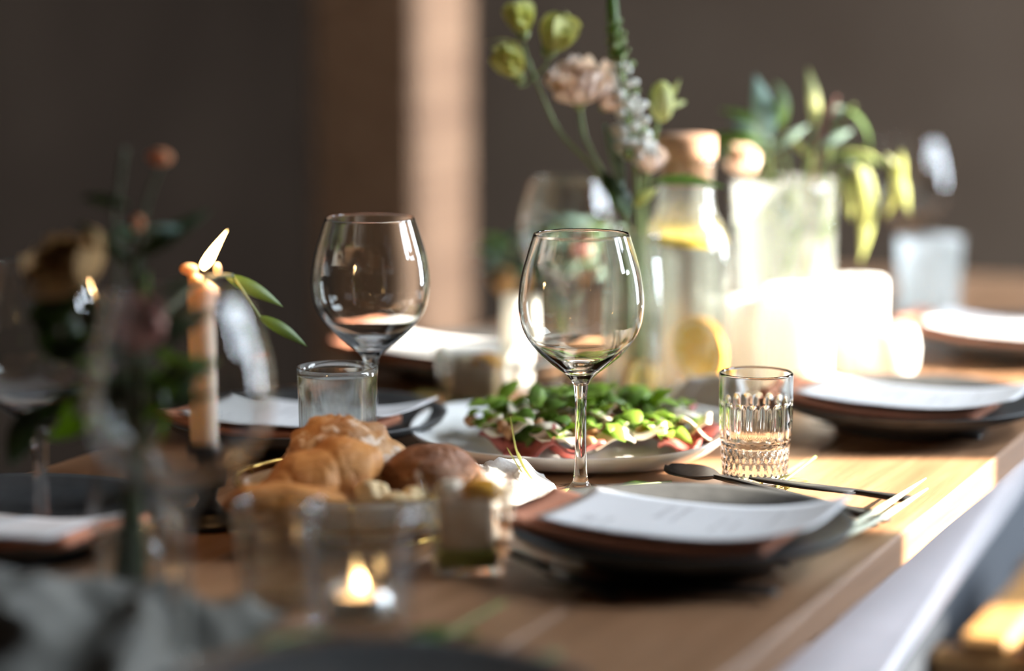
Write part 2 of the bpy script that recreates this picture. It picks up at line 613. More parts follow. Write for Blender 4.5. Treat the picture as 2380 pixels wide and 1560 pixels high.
def grid(nu, nv, fn, thick=0.0):
    """surface fn(u,v)->(x,y,z); with thickness it is closed"""
    v, f, uv = [], [], []
    for j in range(nv + 1):
        for i in range(nu + 1):
            v.append(fn(i / nu, j / nv))
            uv.append((i / nu, j / nv))
    w_ = nu + 1
    for j in range(nv):
        for i in range(nu):
            a = j * w_ + i
            f.append((a, a + 1, a + w_ + 1, a + w_))
    if thick:
        n0 = len(v)
        v += [(p[0], p[1], p[2] - thick) for p in v[:n0]]
        uv += uv[:n0]
        f += [tuple(n0 + q for q in reversed(fc)) for fc in list(f)]
        for i in range(nu):
            f.append((i + 1, i, n0 + i, n0 + i + 1))
            a = nv * w_ + i
            f.append((a, a + 1, n0 + a + 1, n0 + a))
        for j in range(nv):
            a = j * w_
            f.append((a, a + w_, n0 + a + w_, n0 + a))
            a = j * w_ + nu
            f.append((a + w_, a, n0 + a, n0 + a + w_))
    return v, f, True, uv


def blob(rx, ry, rz, nu=40, nv=22, fn=None):
    """ellipsoid of directions, radius scaled by fn(unit vector) -> factor"""
    v, f = [(0, 0, -rz * (fn(Vector((0, 0, -1))) if fn else 1))], []
    for j in range(1, nv):
        ph = -PI / 2 + PI * j / nv
        for i in range(nu):
            th = 2 * PI * i / nu
            d = Vector((math.cos(ph) * math.cos(th), math.cos(ph) * math.sin(th), math.sin(ph)))
            k = fn(d) if fn else 1
            v.append((rx * d.x * k, ry * d.y * k, rz * d.z * k))
    v.append((0, 0, rz * (fn(Vector((0, 0, 1))) if fn else 1)))
    for i in range(nu):
        j = (i + 1) % nu
        f.append((0, 1 + j, 1 + i))
        f.append((len(v) - 1, len(v) - 1 - nu + i, len(v) - 1 - nu + j))
    for r in range(nv - 2):
        for i in range(nu):
            j = (i + 1) % nu
            a = 1 + r * nu
            f.append((a + i, a + j, a + nu + j, a + nu + i))
    return v, f


def rot(rx=0, ry=0, rz=0):
    from mathutils import Euler
    return Euler((rx, ry, rz)).to_matrix().to_4x4()


# ------------------------------------------------------------------ the room
T0, T1, NL, NR, HR = -1.6, 6.2, -3.0, 1.2, 3.0
WT = 0.12


def slab(name, mat, t0, t1, n0, n1, z0, z1, parent=None):
    """box in table-aligned axes (local x across, local y along)"""
    o = put(name, box(n0, n1, t0, t1, z0, z1), mat, parent)
    o.rotation_euler = (0, 0, -PHI) if parent is None else (0, 0, 0)
    if parent is None:
        o['kind'] = 'structure'
    return o


slab('floor', 'floor', T0, T1, NL, NR + WT, -0.05, 0.0)
slab('ceiling', 'ceil', T0, T1, NL, NR + WT, HR, HR + 0.05)
slab('wall_left', 'dim_wall', T0, T1, NL - 0.1, NL, 0, HR)
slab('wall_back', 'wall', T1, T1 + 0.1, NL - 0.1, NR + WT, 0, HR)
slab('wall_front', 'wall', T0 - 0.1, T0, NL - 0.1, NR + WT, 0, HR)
slab('ground_outside', 'ground', T0 - 4, T1 + 6, NR + WT, NR + 14, -0.35, -0.30)


def t_in(y):
    return (y + math.sin(PHI) * NR) / math.cos(PHI)


def t_out(y):
    return (y + math.sin(PHI) * (NR + WT)) / math.cos(PHI)


# openings in the right wall: (t0, t1, sill, head, rail bottom, rail top)
OPEN = [(t_in(1.703), t_out(1.965), 1.40, 1.825, 0, 0),
        (t_in(2.175), t_out(2.545), 1.33, 2.05, 1.435, 1.60),  # rail and high sills added to keep sun off bench and floor
        (t_in(3.50), T1 - 0.7, 0.55, 1.97, 0, 0)]
HIGH = (t_in(1.75), t_out(2.95), 2.20, 2.95, 0, 0)     # unseen opening added above the windows for extra sky fill
HT = 2.05


def right_wall():
    v, f = [], []

    def add(t0, t1, z0, z1):
        b = box(NR, NR + WT, t0, t1, z0, z1)
        k = len(v)
        v.extend(b[0])
        f.extend([tuple(i + k for i in q) for q in b[1]])
    add(T0, T1, HT, HIGH[2])
    add(T0, T1, HIGH[3], HR)
    add(T0, HIGH[0], HIGH[2], HIGH[3])
    add(HIGH[1], T1, HIGH[2], HIGH[3])
    add(T0, T1, 0, 0.55)
    prev = T0
    for (a, b, s, h, r0, r1) in OPEN:
        add(prev, a, 0.55, HT)
        if s > 0.55:
            add(a, b, 0.55, s)
        if h < HT:
            add(a, b, h, HT)
        prev = b
    add(prev, T1, 0.55, HT)
    o = struct('wall_right', (v, f, False), 'wall')
    o.rotation_euler = (0, 0, -PHI)


right_wall()
for k, (a, b, s, h, r0, r1) in enumerate(OPEN + [HIGH]):
    r = bpy.data.objects.new('window_%d' % (k + 1), None)
    C.objects.link(r)
    r['kind'] = 'structure'
    r.rotation_euler = (0, 0, -PHI)
    e = 0.012
    xm0, xm1 = NR + 0.07, NR + 0.10
    put('window_frame', box(xm0, xm1, a, a + e, s, h), 'frame', r)
    put('window_frame', box(xm0, xm1, b - e, b, s, h), 'frame', r)
    put('window_frame', box(xm0, xm1, a + e, b - e, s, s + e), 'frame', r)
    put('window_frame', box(xm0, xm1, a + e, b - e, h - e, h), 'frame', r)
    if r1:
        put('window_rail', box(xm0, xm1, a + e, b - e, r0, r1), 'frame', r)
    put('window_pane', box(xm0 + 0.012, xm0 + 0.016, a + e, b - e, s + e, h - e), 'pane', r)
    # the sky seen through this opening is sampled through a portal
    ld = bpy.data.lights.new('sky_portal', 'AREA')
    ld.shape = 'RECTANGLE'
    ld.size = h - s
    ld.size_y = b - a
    ld.cycles.is_portal = True
    lo = bpy.data.objects.new('sky_portal', ld)
    lo.location = tn((a + b) / 2, NR + WT + 0.01, (s + h) / 2)
    zax, yax = NX.copy(), AX.copy()
    xax = yax.cross(zax)
    lo.rotation_euler = Matrix((xax, yax, zax)).transposed().to_euler()
    C.objects.link(lo)

# wooden post in front of the back wall
pc = atY(915, 780, 4.0)
po = struct('column', box(-0.1, 0.1, -0.1, 0.1, 0, HR, 0.012), 'post', None, (pc.x, pc.y, 0))
po.rotation_euler = (0, 0, -PHI)

# ------------------------------------------------------------------ the table
ER = -0.433                    # right edge (across axis)
TW = 0.70
TH = 0.026
tab = thing('dining_table', 'long oak table with thick plank top under the place settings', 'table', (0, 0, 0), -PHI)
nb = 5
pw = TW / nb
for i in range(nb):
    put('plank', box(ER - (i + 1) * pw + 0.0004, ER - i * pw - 0.0004, 0.70, 3.17, TZ - TH, TZ, 0.002), 'table', tab)
for t in (1.55, 3.05):
    put('batten', box(ER - TW + 0.04, ER - 0.020, t - 0.028, t + 0.028, TZ - TH - 0.024, TZ - TH, 0.006), 'table', tab)
for t in (1.55, 3.05):
    for n in (ER - 0.26, ER - TW + 0.16):
        put('leg', box(n - 0.03, n + 0.03, t - 0.03, t + 0.03, 0, TZ - TH - 0.024, 0.004), 'table', tab)

# pale bench and slatted stool pushed under the table
b0, b1 = at(2075, 1544, -0.24), at(2380, 1090, -0.24)
bd = (b1 - b0)
bang = math.atan2(bd.x, bd.y)
bench = thing('bench', 'pale grey painted bench tucked under the oak table', 'bench', (b0.x, b0.y, 0), -bang)
put('seat', box(-0.30, 0.0, -0.45, 1.35, 0.492, 0.51, 0.004), 'bench', bench)
put('shade_board', box(-0.028, -0.012, -0.44, 1.34, 0.03, 0.492), 'bench_shade', bench)  # dark board added where only shaded floor lies beyond the seat edge
put('leg', box(-0.27, -0.03, -0.33, -0.29, 0, 0.492, 0.004), 'bench', bench)
put('leg', box(-0.27, -0.03, 1.15, 1.19, 0, 0.492, 0.004), 'bench', bench)

s0 = at(2150, 1480, -0.30)
stool = thing('slatted_stool', 'orange-brown wooden slatted stool in sun beside the pale bench', 'stool', (s0.x + 0.008, s0.y - 0.018, 0), -PHI)
put('rail', box(0, 0.36, -0.035, 0.0, 0.41, 0.45, 0.008), 'stool', stool)
put('rail', box(0, 0.36, 0.385, 0.425, 0.41, 0.45, 0.012), 'stool', stool)
for i in range(5):
    x = 0.03 + i * 0.068
    put('slat', box(x, x + 0.056, -0.03, 0.42, 0.45, 0.468, 0.006), 'stool', stool)
for x in (0.0, 0.325):
    for y in (-0.035, 0.388):
        put('leg', box(x, x + 0.035, y, y + 0.035, 0, 0.41, 0.004), 'stool', stool)

# ------------------------------------------------------------------ glassware
WG_OUT = [(0.0335, 0.0008), (0.0345, 0.0018), (0.0330, 0.0028), (0.020, 0.0045), (0.0105, 0.0070), (0.0066, 0.0110), (0.0052, 0.0170)]
WG_STEM = [(0.0052, 0.0170), (0.0046, 0.030), (0.0044, 0.055), (0.0046, 0.075), (0.0058, 0.0865)]
WG_BOWL = [(0.0058, 0.0865), (0.0082, 0.0905), (0.0130, 0.0955), (0.0210, 0.1015), (0.0315, 0.1106), (0.0412, 0.1226), (0.0460, 0.1331),
           (0.0478, 0.1440), (0.0479, 0.1540), (0.0457, 0.1707), (0.0417, 0.1857), (0.0366, 0.2020)]


def wine_glass(label, loc, k=1.0, mat='glass', seg=64, group='wine glasses on the table'):
    g = thing('wine_glass', label, 'wine glass', loc, 0, group)
    foot = [(0, 0.0006)] + smooth_prof(WG_OUT, 4)
    stem = smooth_prof(WG_STEM, 5)
    outer = smooth_prof(WG_BOWL, 6)
    th = 0.0011
    inner = []
    for (r, z) in reversed(outer):
        if z < 0.0985:
            break
        inner.append((max(r - th - max(0, 0.112 - z) * 0.10, 0.004), z + (0.0 if z > 0.12 else (0.12 - z) * 0.10)))
    rim = [(0.0363, 0.2028), (0.0357, 0.2028)]
    bowl = outer + rim + inner + [(0.006, 0.0996), (0.0, 0.0990)]
    for nm, pr in (('foot', foot), ('stem', stem), ('bowl', bowl)):
        pr = [(r * k, z * k) for r, z in pr]
        put(nm, lathe(pr, seg), mat, g)
    return g


gA = at(1349, 1152)
wine_glass('empty wine glass in sharp focus standing before the salad platter', gA)
wine_glass('empty wine glass behind the bread, in front of the wooden post', onY(865, 1.939))
wine_glass('soft-focus wine glass behind the flowers, below the lime blooms', onY(1318, 2.31))
wine_glass('blurred wine glass at far right beyond the leafy vase', onY(2104, 2.86))
wine_glass('wine glass at the far left edge with its stem before a menu card', onY(100, 1.63))
wine_glass('large out-of-focus wine glass nearest the camera beside the bread', onY(425, 1.345), k=1.08)


def tumbler(label, loc, r0, r1, h, th=0.002, base=0.008, mat='tglass', seg=48, facets=0, depth=0.0, name='tumbler', cat='glass', group=None):
    g = thing(name, label, cat, loc, 0, group)

    def rf(r, z, a):
        if not facets:
            return r
        q = min(1, max(0, (z - base) / 0.01)) * min(1, max(0, (h * 0.82 - z) / 0.01))
        return r - depth * q * (0.5 + 0.5 * math.cos(a * facets))
    n = 14
    out = [(r0 + (r1 - r0) * i / n, base * 0.5 + (h - base * 0.5) * i / n) for i in range(n + 1)]
    inn = [(r1 - th + (r0 - r1) * i / n, h - (h - base) * i / n) for i in range(n + 1)]
    put('wall', lathe(out + inn[:-1] + [(r0 - th, base + 0.002)], seg, rf), mat, g)
    put('base', lathe([(0, 0.0005), (r0 - 0.002, 0.0005), (r0 - 0.0004, 0.0016), (r0, base * 0.5)], seg), mat, g)
    put('inner_base', lathe([(r0 - th, base + 0.002), (r0 - th - 0.003, base), (0, base)], seg), mat, g)
    return g


# cut tumbler by the near plate: plain band, flutes, diagonal cuts over a heavy base
def cut_tumbler(label, loc):
    g = thing('cut_glass_tumbler', label, 'glass', loc, 0, 'water tumblers')
    H, ro, rb = 0.0875, 0.0292, 0.0255
    seg = 120

    def R(z):
        return rb + (ro - rb) * min(1, z / 0.05)

    def flute(r, z, a):
        q = min(1, max(0, (z - 0.033) / 0.004)) * min(1, max(0, (0.066 - z) / 0.004))
        s = abs(math.sin(a * 9))
        return r - 0.0017 * q * (1 - s)

    def hatch(r, z, a):
        q = min(1, max(0, (z - 0.005) / 0.003)) * min(1, max(0, (0.031 - z) / 0.002))
        s1 = abs(math.sin(a * 14 + z * 260))
        s2 = abs(math.sin(a * 14 - z * 260))
        return r - 0.0014 * q * ((1 - s1) + 0.7 * (1 - s2))
    z0 = [0.0025 + i * 0.0295 / 36 for i in range(37)]
    put('cut_base', lathe([(0, 0.0012), (rb - 0.006, 0.0004), (rb - 0.001, 0.0008)] + [(R(z), z) for z in z0], seg, hatch), 'glass', g)
    z1 = [0.032 + i * 0.036 / 26 for i in range(27)]
    put('fluted_wall', lathe([(R(z), z) for z in z1], seg, flute), 'glass', g)
    th = 0.0022
    band = [(ro, 0.068), (ro, 0.080), (ro, 0.0855), (ro, 0.0861), (ro - 0.0001, 0.0866), (ro - 0.0004, 0.0871), (ro - 0.0009, H), (ro - 0.0013, H), (ro - 0.0018, 0.0871), (ro - th + 0.0001, 0.0866), (ro - th, 0.0861), (ro - th, 0.0855)]
    band += [(R(z) - th, z) for z in (0.075, 0.06, 0.045, 0.036)] + [(R(0.03) - th - 0.001, 0.032), (R(0.03) - th - 0.006, 0.0298), (0, 0.0292)]
    put('rim_band', lathe(band, seg), 'glass', g)
    return g


cut_tumbler('cut-glass water tumbler with flutes standing behind the near black plate', at(1754, 1118))
tumbler('plain water tumbler behind the bread, before the balloon glass stem', onY(787, 1.862), 0.0300, 0.0318, 0.094, 0.0018, 0.009,
        'mglass', 72, 12, 0.001, group='water tumblers')
tumbler('blurred water tumbler at far right beside the upper plate', onY(2157, 2.755), 0.034, 0.0375, 0.097, 0.002, 0.01, 'glare_high', 48, 14, 0.001,
        group='water tumblers')
tumbler('small clear tumbler touching left of the tea light glass', onY(652, 1.500), 0.026, 0.031, 0.066, 0.002, 0.009, 'mglass', 48, 10, 0.001,
        group='water tumblers')


# ------------------------------------------------------------------ candles
def flame(parent, z, h, r, tilt, light, loc):
    pr = smooth_prof([(0.0, 0.0), (r * 0.75, h * 0.10), (r, h * 0.26), (r * 0.72, h * 0.55), (r * 0.30, h * 0.82), (0.0, h)], 5)
    v, f = lathe(pr, 16)
    v = [(x + tilt[0] * (zz / h) ** 1.25, y + tilt[1] * (zz / h) ** 1.25, zz + z) for (x, y, zz) in v]
    put('flame', (v, f), 'flame', parent)
    ld = bpy.data.lights.new('candle_light', 'POINT')
    ld.energy = light
    ld.color = (1.0, 0.55, 0.22)
    ld.shadow_soft_size = 0.008
    lo = bpy.data.objects.new('candle_light', ld)
    lo.location = (loc[0] + tilt[0] * 0.6, loc[1], TZ + z + h * 0.6)
    C.objects.link(lo)


def taper():
    p = onY(485, 1.727)
    g = thing('taper_candle', 'lit ivory taper candle with tilted flame among the dark leaves', 'candle', p)
    r = 0.0108
    top = 0.176

    def rf(rr, z, a):
        if z > 0.12:
            k = (z - 0.12) / 0.06
            return rr * (1 + 0.10 * k * math.sin(a * 2 + 1.0) + 0.05 * k * math.sin(a * 3))
        return rr
    v, f = lathe([(0, 0.04), (r * 1.08, 0.04)] + [(r * (1.08 - 0.10 * i / 20), 0.04 + (top - 0.04) * i / 20) for i in range(1, 21)]
                 + [(r * 0.88, top + 0.004), (r * 0.70, top + 0.003), (r * 0.45, top - 0.004), (0, top - 0.005)], 40, rf)
    v = [(x, y, z + (0.007 * (-x / r) if z > top - 0.001 else 0.0)) for (x, y, z) in v]
    put('wax_body', (v, f), 'wax', g)
    put('wax_lip', blob(0.0068, 0.005, 0.0042, 18, 10), 'wax', g, (-0.0102, -0.003, top + 0.0115))
    put('wax_lip', blob(0.0026, 0.003, 0.0048, 14, 8), 'wax', g, (0.0102, -0.002, top + 0.011))
    put('wick', tube([(0, 0, top - 0.006), (0.0, 0, top + 0.006), (0.002, 0, top + 0.012)], 0.0008, 6), 'wick', g)
    flame(g, top + 0.0105, 0.0290, 0.0041, (0.0175, 0), 0.45, p)
    h = thing('candle_holder', 'low dark metal candle holder under the ivory taper', 'candle holder', p)
    put('cup', lathe([(0, 0.026), (0.013, 0.028), (0.0145, 0.034), (0.0145, 0.0505), (0.0125, 0.0505), (0.0122, 0.0395), (0, 0.0395)], 32), 'dark_metal', h)
    put('base', lathe([(0, 0.0005), (0.034, 0.0005), (0.036, 0.003), (0.030, 0.006), (0.010, 0.011), (0.006, 0.018), (0.008, 0.026), (0, 0.0262)], 40), 'dark_metal', h)


taper()

vp = onY(838, 1.433)
tumbler('clear glass votive cup holding the burning tea light', vp, 0.0335, 0.0385, 0.078, 0.0028, 0.012, 'lglass', 64, 9, 0.0016,
        name='votive_glass', cat='candle holder')
tl = thing('tea_light', 'small burning tea light inside the near votive glass', 'candle', (vp.x, vp.y, vp.z + 0.0121))
put('tin_cup', lathe([(0, 0), (0.0185, 0), (0.019, 0.001), (0.019, 0.0155), (0.0183, 0.0155), (0.0183, 0.002), (0, 0.002)], 32), 'tin', tl)
put('wax', lathe([(0, 0.0025), (0.018, 0.0025), (0.018, 0.011), (0, 0.0105)], 32), 'white_wax', tl)
put('wick', tube([(0, 0, 0.010), (0, 0, 0.016)], 0.0007, 6), 'wick', tl)
flame(tl, 0.0145, 0.0125, 0.0032, (0.0, 0), 0.05, (vp.x, vp.y))

# ------------------------------------------------------------------ place settings
PR = 0.1185


def plate_z(r):
    q = max(0.0, min(r, PR + 0.02) - 0.045) / 0.0735
    return 0.0125 + 0.0165 * q ** 2.0


PLATE = None


def plate_mesh():
    up = [(r, plate_z(r)) for r in [PR * (1 - i / 22) for i in range(22)]] + [(0, plate_z(0))]
    dn = [(0, 0.006), (0.058, 0.006), (0.060, 0.0012), (0.062, 0.0005), (0.066, 0.0008), (0.068, 0.005)] + [(r, plate_z(r) - 0.0052) for r in (0.074, 0.082, 0.092, 0.102, 0.110, 0.1155)]
    edge = [(0.1178, plate_z(PR) - 0.0024), (0.1190, plate_z(PR) - 0.0010)]
    return lathe(dn + edge + up, 96, lambda r, z, a: r * (1 + 0.010 * math.sin(a * 2 + 0.6) + 0.006 * math.sin(a * 3)))


def setting(c, where, long_=0.190, short=0.112, dn=0.0, dt=0.0, rz=0.0, napk=(-0.027, -0.010), lift=0.006, glabel=''):
    """a black plate with a folded terracotta napkin and a menu card on it"""
    global PLATE
    base = Vector((c.x, c.y, TZ))
    if PLATE is None:
        PLATE = mesh('plate', *plate_mesh())
    pl = put('dinner_plate', PLATE, 'black_plate', None, base)
    tag(pl, 'matte black stoneware plate ' + where, 'plate', 'black dinner plates')
    ang = -PHI + rz

    def sheet(L, W, dn_, dt_, z0, slope, sag, seed, thick, nu=22, nv=12):
        def fn(u, v):
            x = (u - 0.5) * L + dn_
            y = (v - 0.5) * W + dt_
            r = math.hypot(x, y)
            z = 0.0085 + plate_z(r) * 0.56 + z0 + slope * (x / 0.1) ** 2 * (1 if x > 0 else 0.25)
            z += sag * math.sin(u * 5 + seed) * 0.5 + sag * 0.7 * math.sin(v * 4 + seed * 2 + u * 3)
            return (x, y, z)
        return grid(nu, nv, fn, thick)
    nk = put('napkin', sheet(long_ - 0.002, short - 0.010, dn + napk[0], dt + napk[1], 0.0090, 0.001, 0.0010, 1.3, 0.0062), 'napkin', None, base)
    nk.rotation_euler = (0, 0, ang)
    tag(nk, 'folded terracotta linen napkin on the plate ' + where, 'napkin', 'terracotta napkins')
    mc = put('menu_card', sheet(long_, short, dn, dt, 0.0125, lift, 0.0009, 0.4, 0.0004), 'paper', None, base)
    mc.rotation_euler = (0, 0, ang)
    tag(mc, 'white printed menu card lying across the plate ' + where, 'menu card', 'menu cards')


cN = at(1578, 1212, 0.027)
setting(cN, 'in front of the sharp wine glass', dn=0.012, dt=-0.002)
setting(at(2118, 925, 0.027), 'behind the cut-glass tumbler', dn=0.004, dt=-0.004)
setting(at(2390, 768, 0.027), 'at upper right beyond the candles', dn=-0.01)
setting(at(0, 1186, 0.027), 'at far left behind the glass stem', dn=0.03, dt=-0.070, napk=(0.0, 0.016), lift=0.002)
setting(at(712, 962, 0.027), 'behind the bread and taper candle', dn=0.01, dt=-0.015)
setting(at(1085, 812, 0.027), 'in sun left of the slim pillar candle', dn=0.0, dt=-0.01)
# dark plate at the very front edge of the picture
pf = put('side_plate', PLATE, None, None, Vector((onY(860, 1.20).x, 1.200, TZ)))
tag(pf, 'dark plate at the bottom edge nearest the camera', 'plate')


# black cutlery
def strip(path, widths, th, bow=None):
    """flat bar along path (x, z) with half widths; closed"""
    v, f = [], []
    n = len(path)
    for i, ((x, z), wd) in enumerate(zip(path, widths)):
        b = bow[i] if bow else 0
        v += [(x, -wd, z + th / 2 + b), (x, 0, z + th / 2), (x, wd, z + th / 2 + b), (x, wd, z - th / 2 + b), (x, 0, z - th / 2), (x, -wd, z - th / 2 + b)]
    for i in range(n - 1):
        for k in range(6):
            k2 = (k + 1) % 6
            a = i * 6
            f.append((a + k, a + k2, a + 6 + k2, a + 6 + k))
    f.append((5, 4, 3, 2, 1, 0))
    f.append(tuple((n - 1) * 6 + k for k in range(6)))
    return v, f


def cutlery(kind, a, b, label, lift=0.0):
    """head at a, end of handle at b (points of the table top)"""
    d = b - a
    L = d.length
    g = thing(kind, label, kind, (a.x, a.y, TZ + 0.002 + lift), math.atan2(d.y, d.x), 'black cutlery')
    H = 0.006
    if kind == 'spoon':
        n = 10
        pth = [(0.055 * i / n, 0.002 + 0.006 * (2 * i / n - 1) ** 2) for i in range(n + 1)]
        wd = [0.019 * math.sin(PI * min(1, max(0.04, (i / n) ** 0.8 * 0.98))) + 0.0015 for i in range(n + 1)]
        put('spoon_bowl', strip(pth, wd, 0.0014, [w_ * 0.28 for w_ in wd]), 'cutlery', g)
        hx = 0.053
    elif kind == 'fork':
        for k in range(4):
            y = (k - 1.5) * 0.0058
            v, f = strip([(0.0, 0.007), (0.02, 0.003), (0.045, 0.0045)], [0.0008, 0.0015, 0.0018], 0.0016)
            put('tine', ([(p[0], p[1] + y, p[2]) for p in v], f), 'cutlery', g)
        put('fork_neck', strip([(0.043, 0.0045), (0.056, 0.006), (0.070, 0.008)], [0.0112, 0.0095, 0.0035], 0.002), 'cutlery', g)
        hx = 0.068
    else:
        put('blade', strip([(0.0, 0.003), (0.012, 0.003), (0.05, 0.003), (0.095, 0.004)], [0.001, 0.006, 0.0085, 0.0075], 0.0014), 'cutlery', g)
        hx = 0.093
    m = 8
    pth = [(hx + (L - hx) * i / m, 0.008 - 0.005 * (i / m) if kind != 'knife' else 0.004) for i in range(m + 1)]
    wd = [0.0032 + 0.0042 * (i / m) ** 1.3 for i in range(m)] + [0.0045]
    put('handle', strip(pth, wd, 0.0032), 'cutlery', g)
    return g


cutlery('fork', at(1560, 1330, 0.006), at(1830, 1316, 0.004), 'black fork half under the right front of the near plate')
cutlery('spoon', at(1553, 1100, 0.004), at(2060, 1212, 0.004), 'black spoon with its bowl behind the near plate')
cutlery('knife', at(1742, 1120, 0.006), at(2116, 1180, 0.004), 'black knife resting right of the near plate in the sun', 0.004)
cutlery('knife', at(1440, 1396, 0.004), at(1182, 1284, 0.004), 'black butter knife before the near plate with its handle by the dessert cup')
cutlery('knife', at(1262, 1352, 0.004), at(1808, 1386, 0.004), 'black knife in shadow before the near plate')
cutlery('knife', at(1890, 985, 0.004), at(2278, 1022, 0.004), 'thin black knife before the second plate near the table edge')

# ------------------------------------------------------------------ salad platter
plc = Vector((0.052, 1.998, TZ))


def sup(a, p=2.7):
    c, s = math.cos(a), math.sin(a)
    return (abs(c) ** p + abs(s) ** p) ** (-1 / p)


def platter():
    A, B = 0.135, 0.126

    def ring(k, z):
        return [(A * k * sup(a) * math.cos(a), B * k * sup(a) * math.sin(a), z + (0.004 * math.cos(2 * a) * max(0, k - 0.7) / 0.3)) for a in
                [2 * PI * i / 96 for i in range(96)]]
    prof = [(0.70, 0.0006), (0.80, 0.003), (0.90, 0.009), (0.97, 0.0165), (1.0, 0.0205), (0.995, 0.0225), (0.97, 0.0215), (0.90, 0.015), (0.82, 0.0095), (0.72, 0.0065), (0.4, 0.006)]
    v, f = [], []
    for k, z in prof:
        v += ring(k, z)
    n = 96
    for r in range(len(prof) - 1):
        for i in range(n):
            j = (i + 1) % n
            f.append((r * n + i, r * n + j, (r + 1) * n + j, (r + 1) * n + i))
    f.append(tuple(range(n - 1, -1, -1)))
    f.append(tuple((len(prof) - 1) * n + i for i in range(n)))
    o = put('serving_platter', (v, f), 'white_ceramic', None, plc)
    o.rotation_euler = (0, 0, -PHI + 0.25)
    tag(o, 'white oval ceramic serving platter under the green salad', 'platter')


platter()


def salad():
    g = thing('salad', 'leafy green salad with cured meat and cheese shavings on the white platter', 'salad', (plc.x, plc.y, plc.z), -PHI + 0.25)
    rn = random.Random(5)
    lv = [mesh('leaf', *leaf(1.0, 0.62, 0.9, 0.35, 7, 0.7, 0.05)), mesh('leaf', *leaf(1.0, 0.45, 0.5, 0.5, 7, 0.9, 0.1)),
          mesh('leaf', *leaf(1.0, 0.75, 1.3, 0.3, 7, 0.6, 0.05))]
    lv[0].materials.append(M['salad'])
    lv[1].materials.append(M['salad'])
    lv[2].materials.append(M['salad2'])

    def spot(maxr):
        a = rn.uniform(0, 2 * PI)
        q = math.sqrt(rn.random()) * maxr
        return 0.012 + 0.130 * q * math.cos(a), 0.118 * q * math.sin(a), q
    ms = [mesh('meat_slice', *grid(8, 6, lambda u, v, s=s: ((u - 0.5) * 0.044, (v - 0.5) * 0.032, 0.004 * math.sin(u * 6 + s) + 0.003 * math.sin(v * 7 + s * 2) + 0.006 * abs(u - 0.5)), 0.0022)) for s in range(3)]
    for i in range(18):
        x, y, q = spot(0.72)
        put('meat_slice', ms[i % 3], 'meat', g, None, Matrix.Translation((x, y, 0.013 + 0.010 * (1 - q) + rn.uniform(0, 0.003))) @ rot(rn.uniform(-0.3, 0.3), rn.uniform(-0.3, 0.3), rn.uniform(0, 6)))
    cs = [mesh('cheese_shaving', *grid(7, 4, lambda u, v, s=s: ((u - 0.5) * 0.032, (v - 0.5) * 0.018, 0.005 * math.sin(u * 4 + s) + 0.002 * math.sin(v * 5 + s)), 0.0016)) for s in range(3)]
    for i in range(44):
        x, y, q = spot(0.76)
        put('cheese_shaving', cs[i % 3], 'cheese', g, None, Matrix.Translation((x, y, 0.018 + 0.016 * (1 - q) + rn.uniform(0, 0.006))) @ rot(rn.uniform(-0.4, 0.4), rn.uniform(-0.4, 0.4), rn.uniform(0, 6)))
    nm = mesh('nut', *blob(0.006, 0.0045, 0.004, 10, 7, lambda d: 1 + 0.2 * noise.noise(d * 3)))
    for i in range(36):
        x, y, q = spot(0.8)
        put('nut', nm, 'nut', g, None, Matrix.Translation((x, y, 0.019 + 0.016 * (1 - q) + rn.uniform(0, 0.006))) @ rot(rn.uniform(0, 3), rn.uniform(0, 3), 0))
    for i in range(170):
        x, y, q = spot(0.72)
        s = rn.uniform(0.017, 0.030)
        d = Vector((rn.uniform(-1, 1), rn.uniform(-1, 1), rn.uniform(-0.25, 0.5)))
        up = Vector((rn.uniform(-0.6, 0.6), rn.uniform(-0.6, 0.6), 1))
        put('leaf', rn.choice(lv), None, g, None, orient((x - d.x * s * 0.4, y - d.y * s * 0.4, 0.020 + 0.024 * (1 - q) + rn.uniform(-0.003, 0.009)), d, up, s))


salad()


# ------------------------------------------------------------------ bread, basket, linen
def crumple(L, W, amp, seed, scale=22.0, nu=44, nv=34, base=0.004, fall=0.25):
    def fn(u, v):
        x, y = (u - 0.5) * L, (v - 0.5) * W
        p = Vector((x * scale + seed, y * scale, seed * 0.7))
        rdg = 1 - abs(noise.noise(p)) * 2.0
        h = amp * max(0.0, 0.55 * rdg + 0.45 * (0.5 + 0.5 * noise.noise(p * 0.45)) + 0.12 * noise.noise(p * 2.7))
        e = min(1.0, min(u, 1 - u, v, 1 - v) / fall)
        wob = 0.012
        return (x + wob * noise.noise(Vector((y * 14, seed, 0))), y + wob * noise.noise(Vector((x * 14, seed, 5))), base + h * (0.25 + 0.75 * e))
    return grid(nu, nv, fn, 0.0016)


bk = onY(835, 1.700)
basket = thing('bread_basket', 'low gold wire basket holding the bread rolls', 'basket', bk)


def wring(r, z, rw, n=56):
    v, f = [], []
    for i in range(n):
        a = 2 * PI * i / n
        for k in range(8):
            b = 2 * PI * k / 8
            rr = r + rw * math.cos(b)
            v.append((rr * math.cos(a), rr * math.sin(a), z + rw * math.sin(b)))
    for i in range(n):
        j = (i + 1) % n
        for k in range(8):
            l = (k + 1) % 8
            f.append((i * 8 + k, j * 8 + k, j * 8 + l, i * 8 + l))
    return v, f


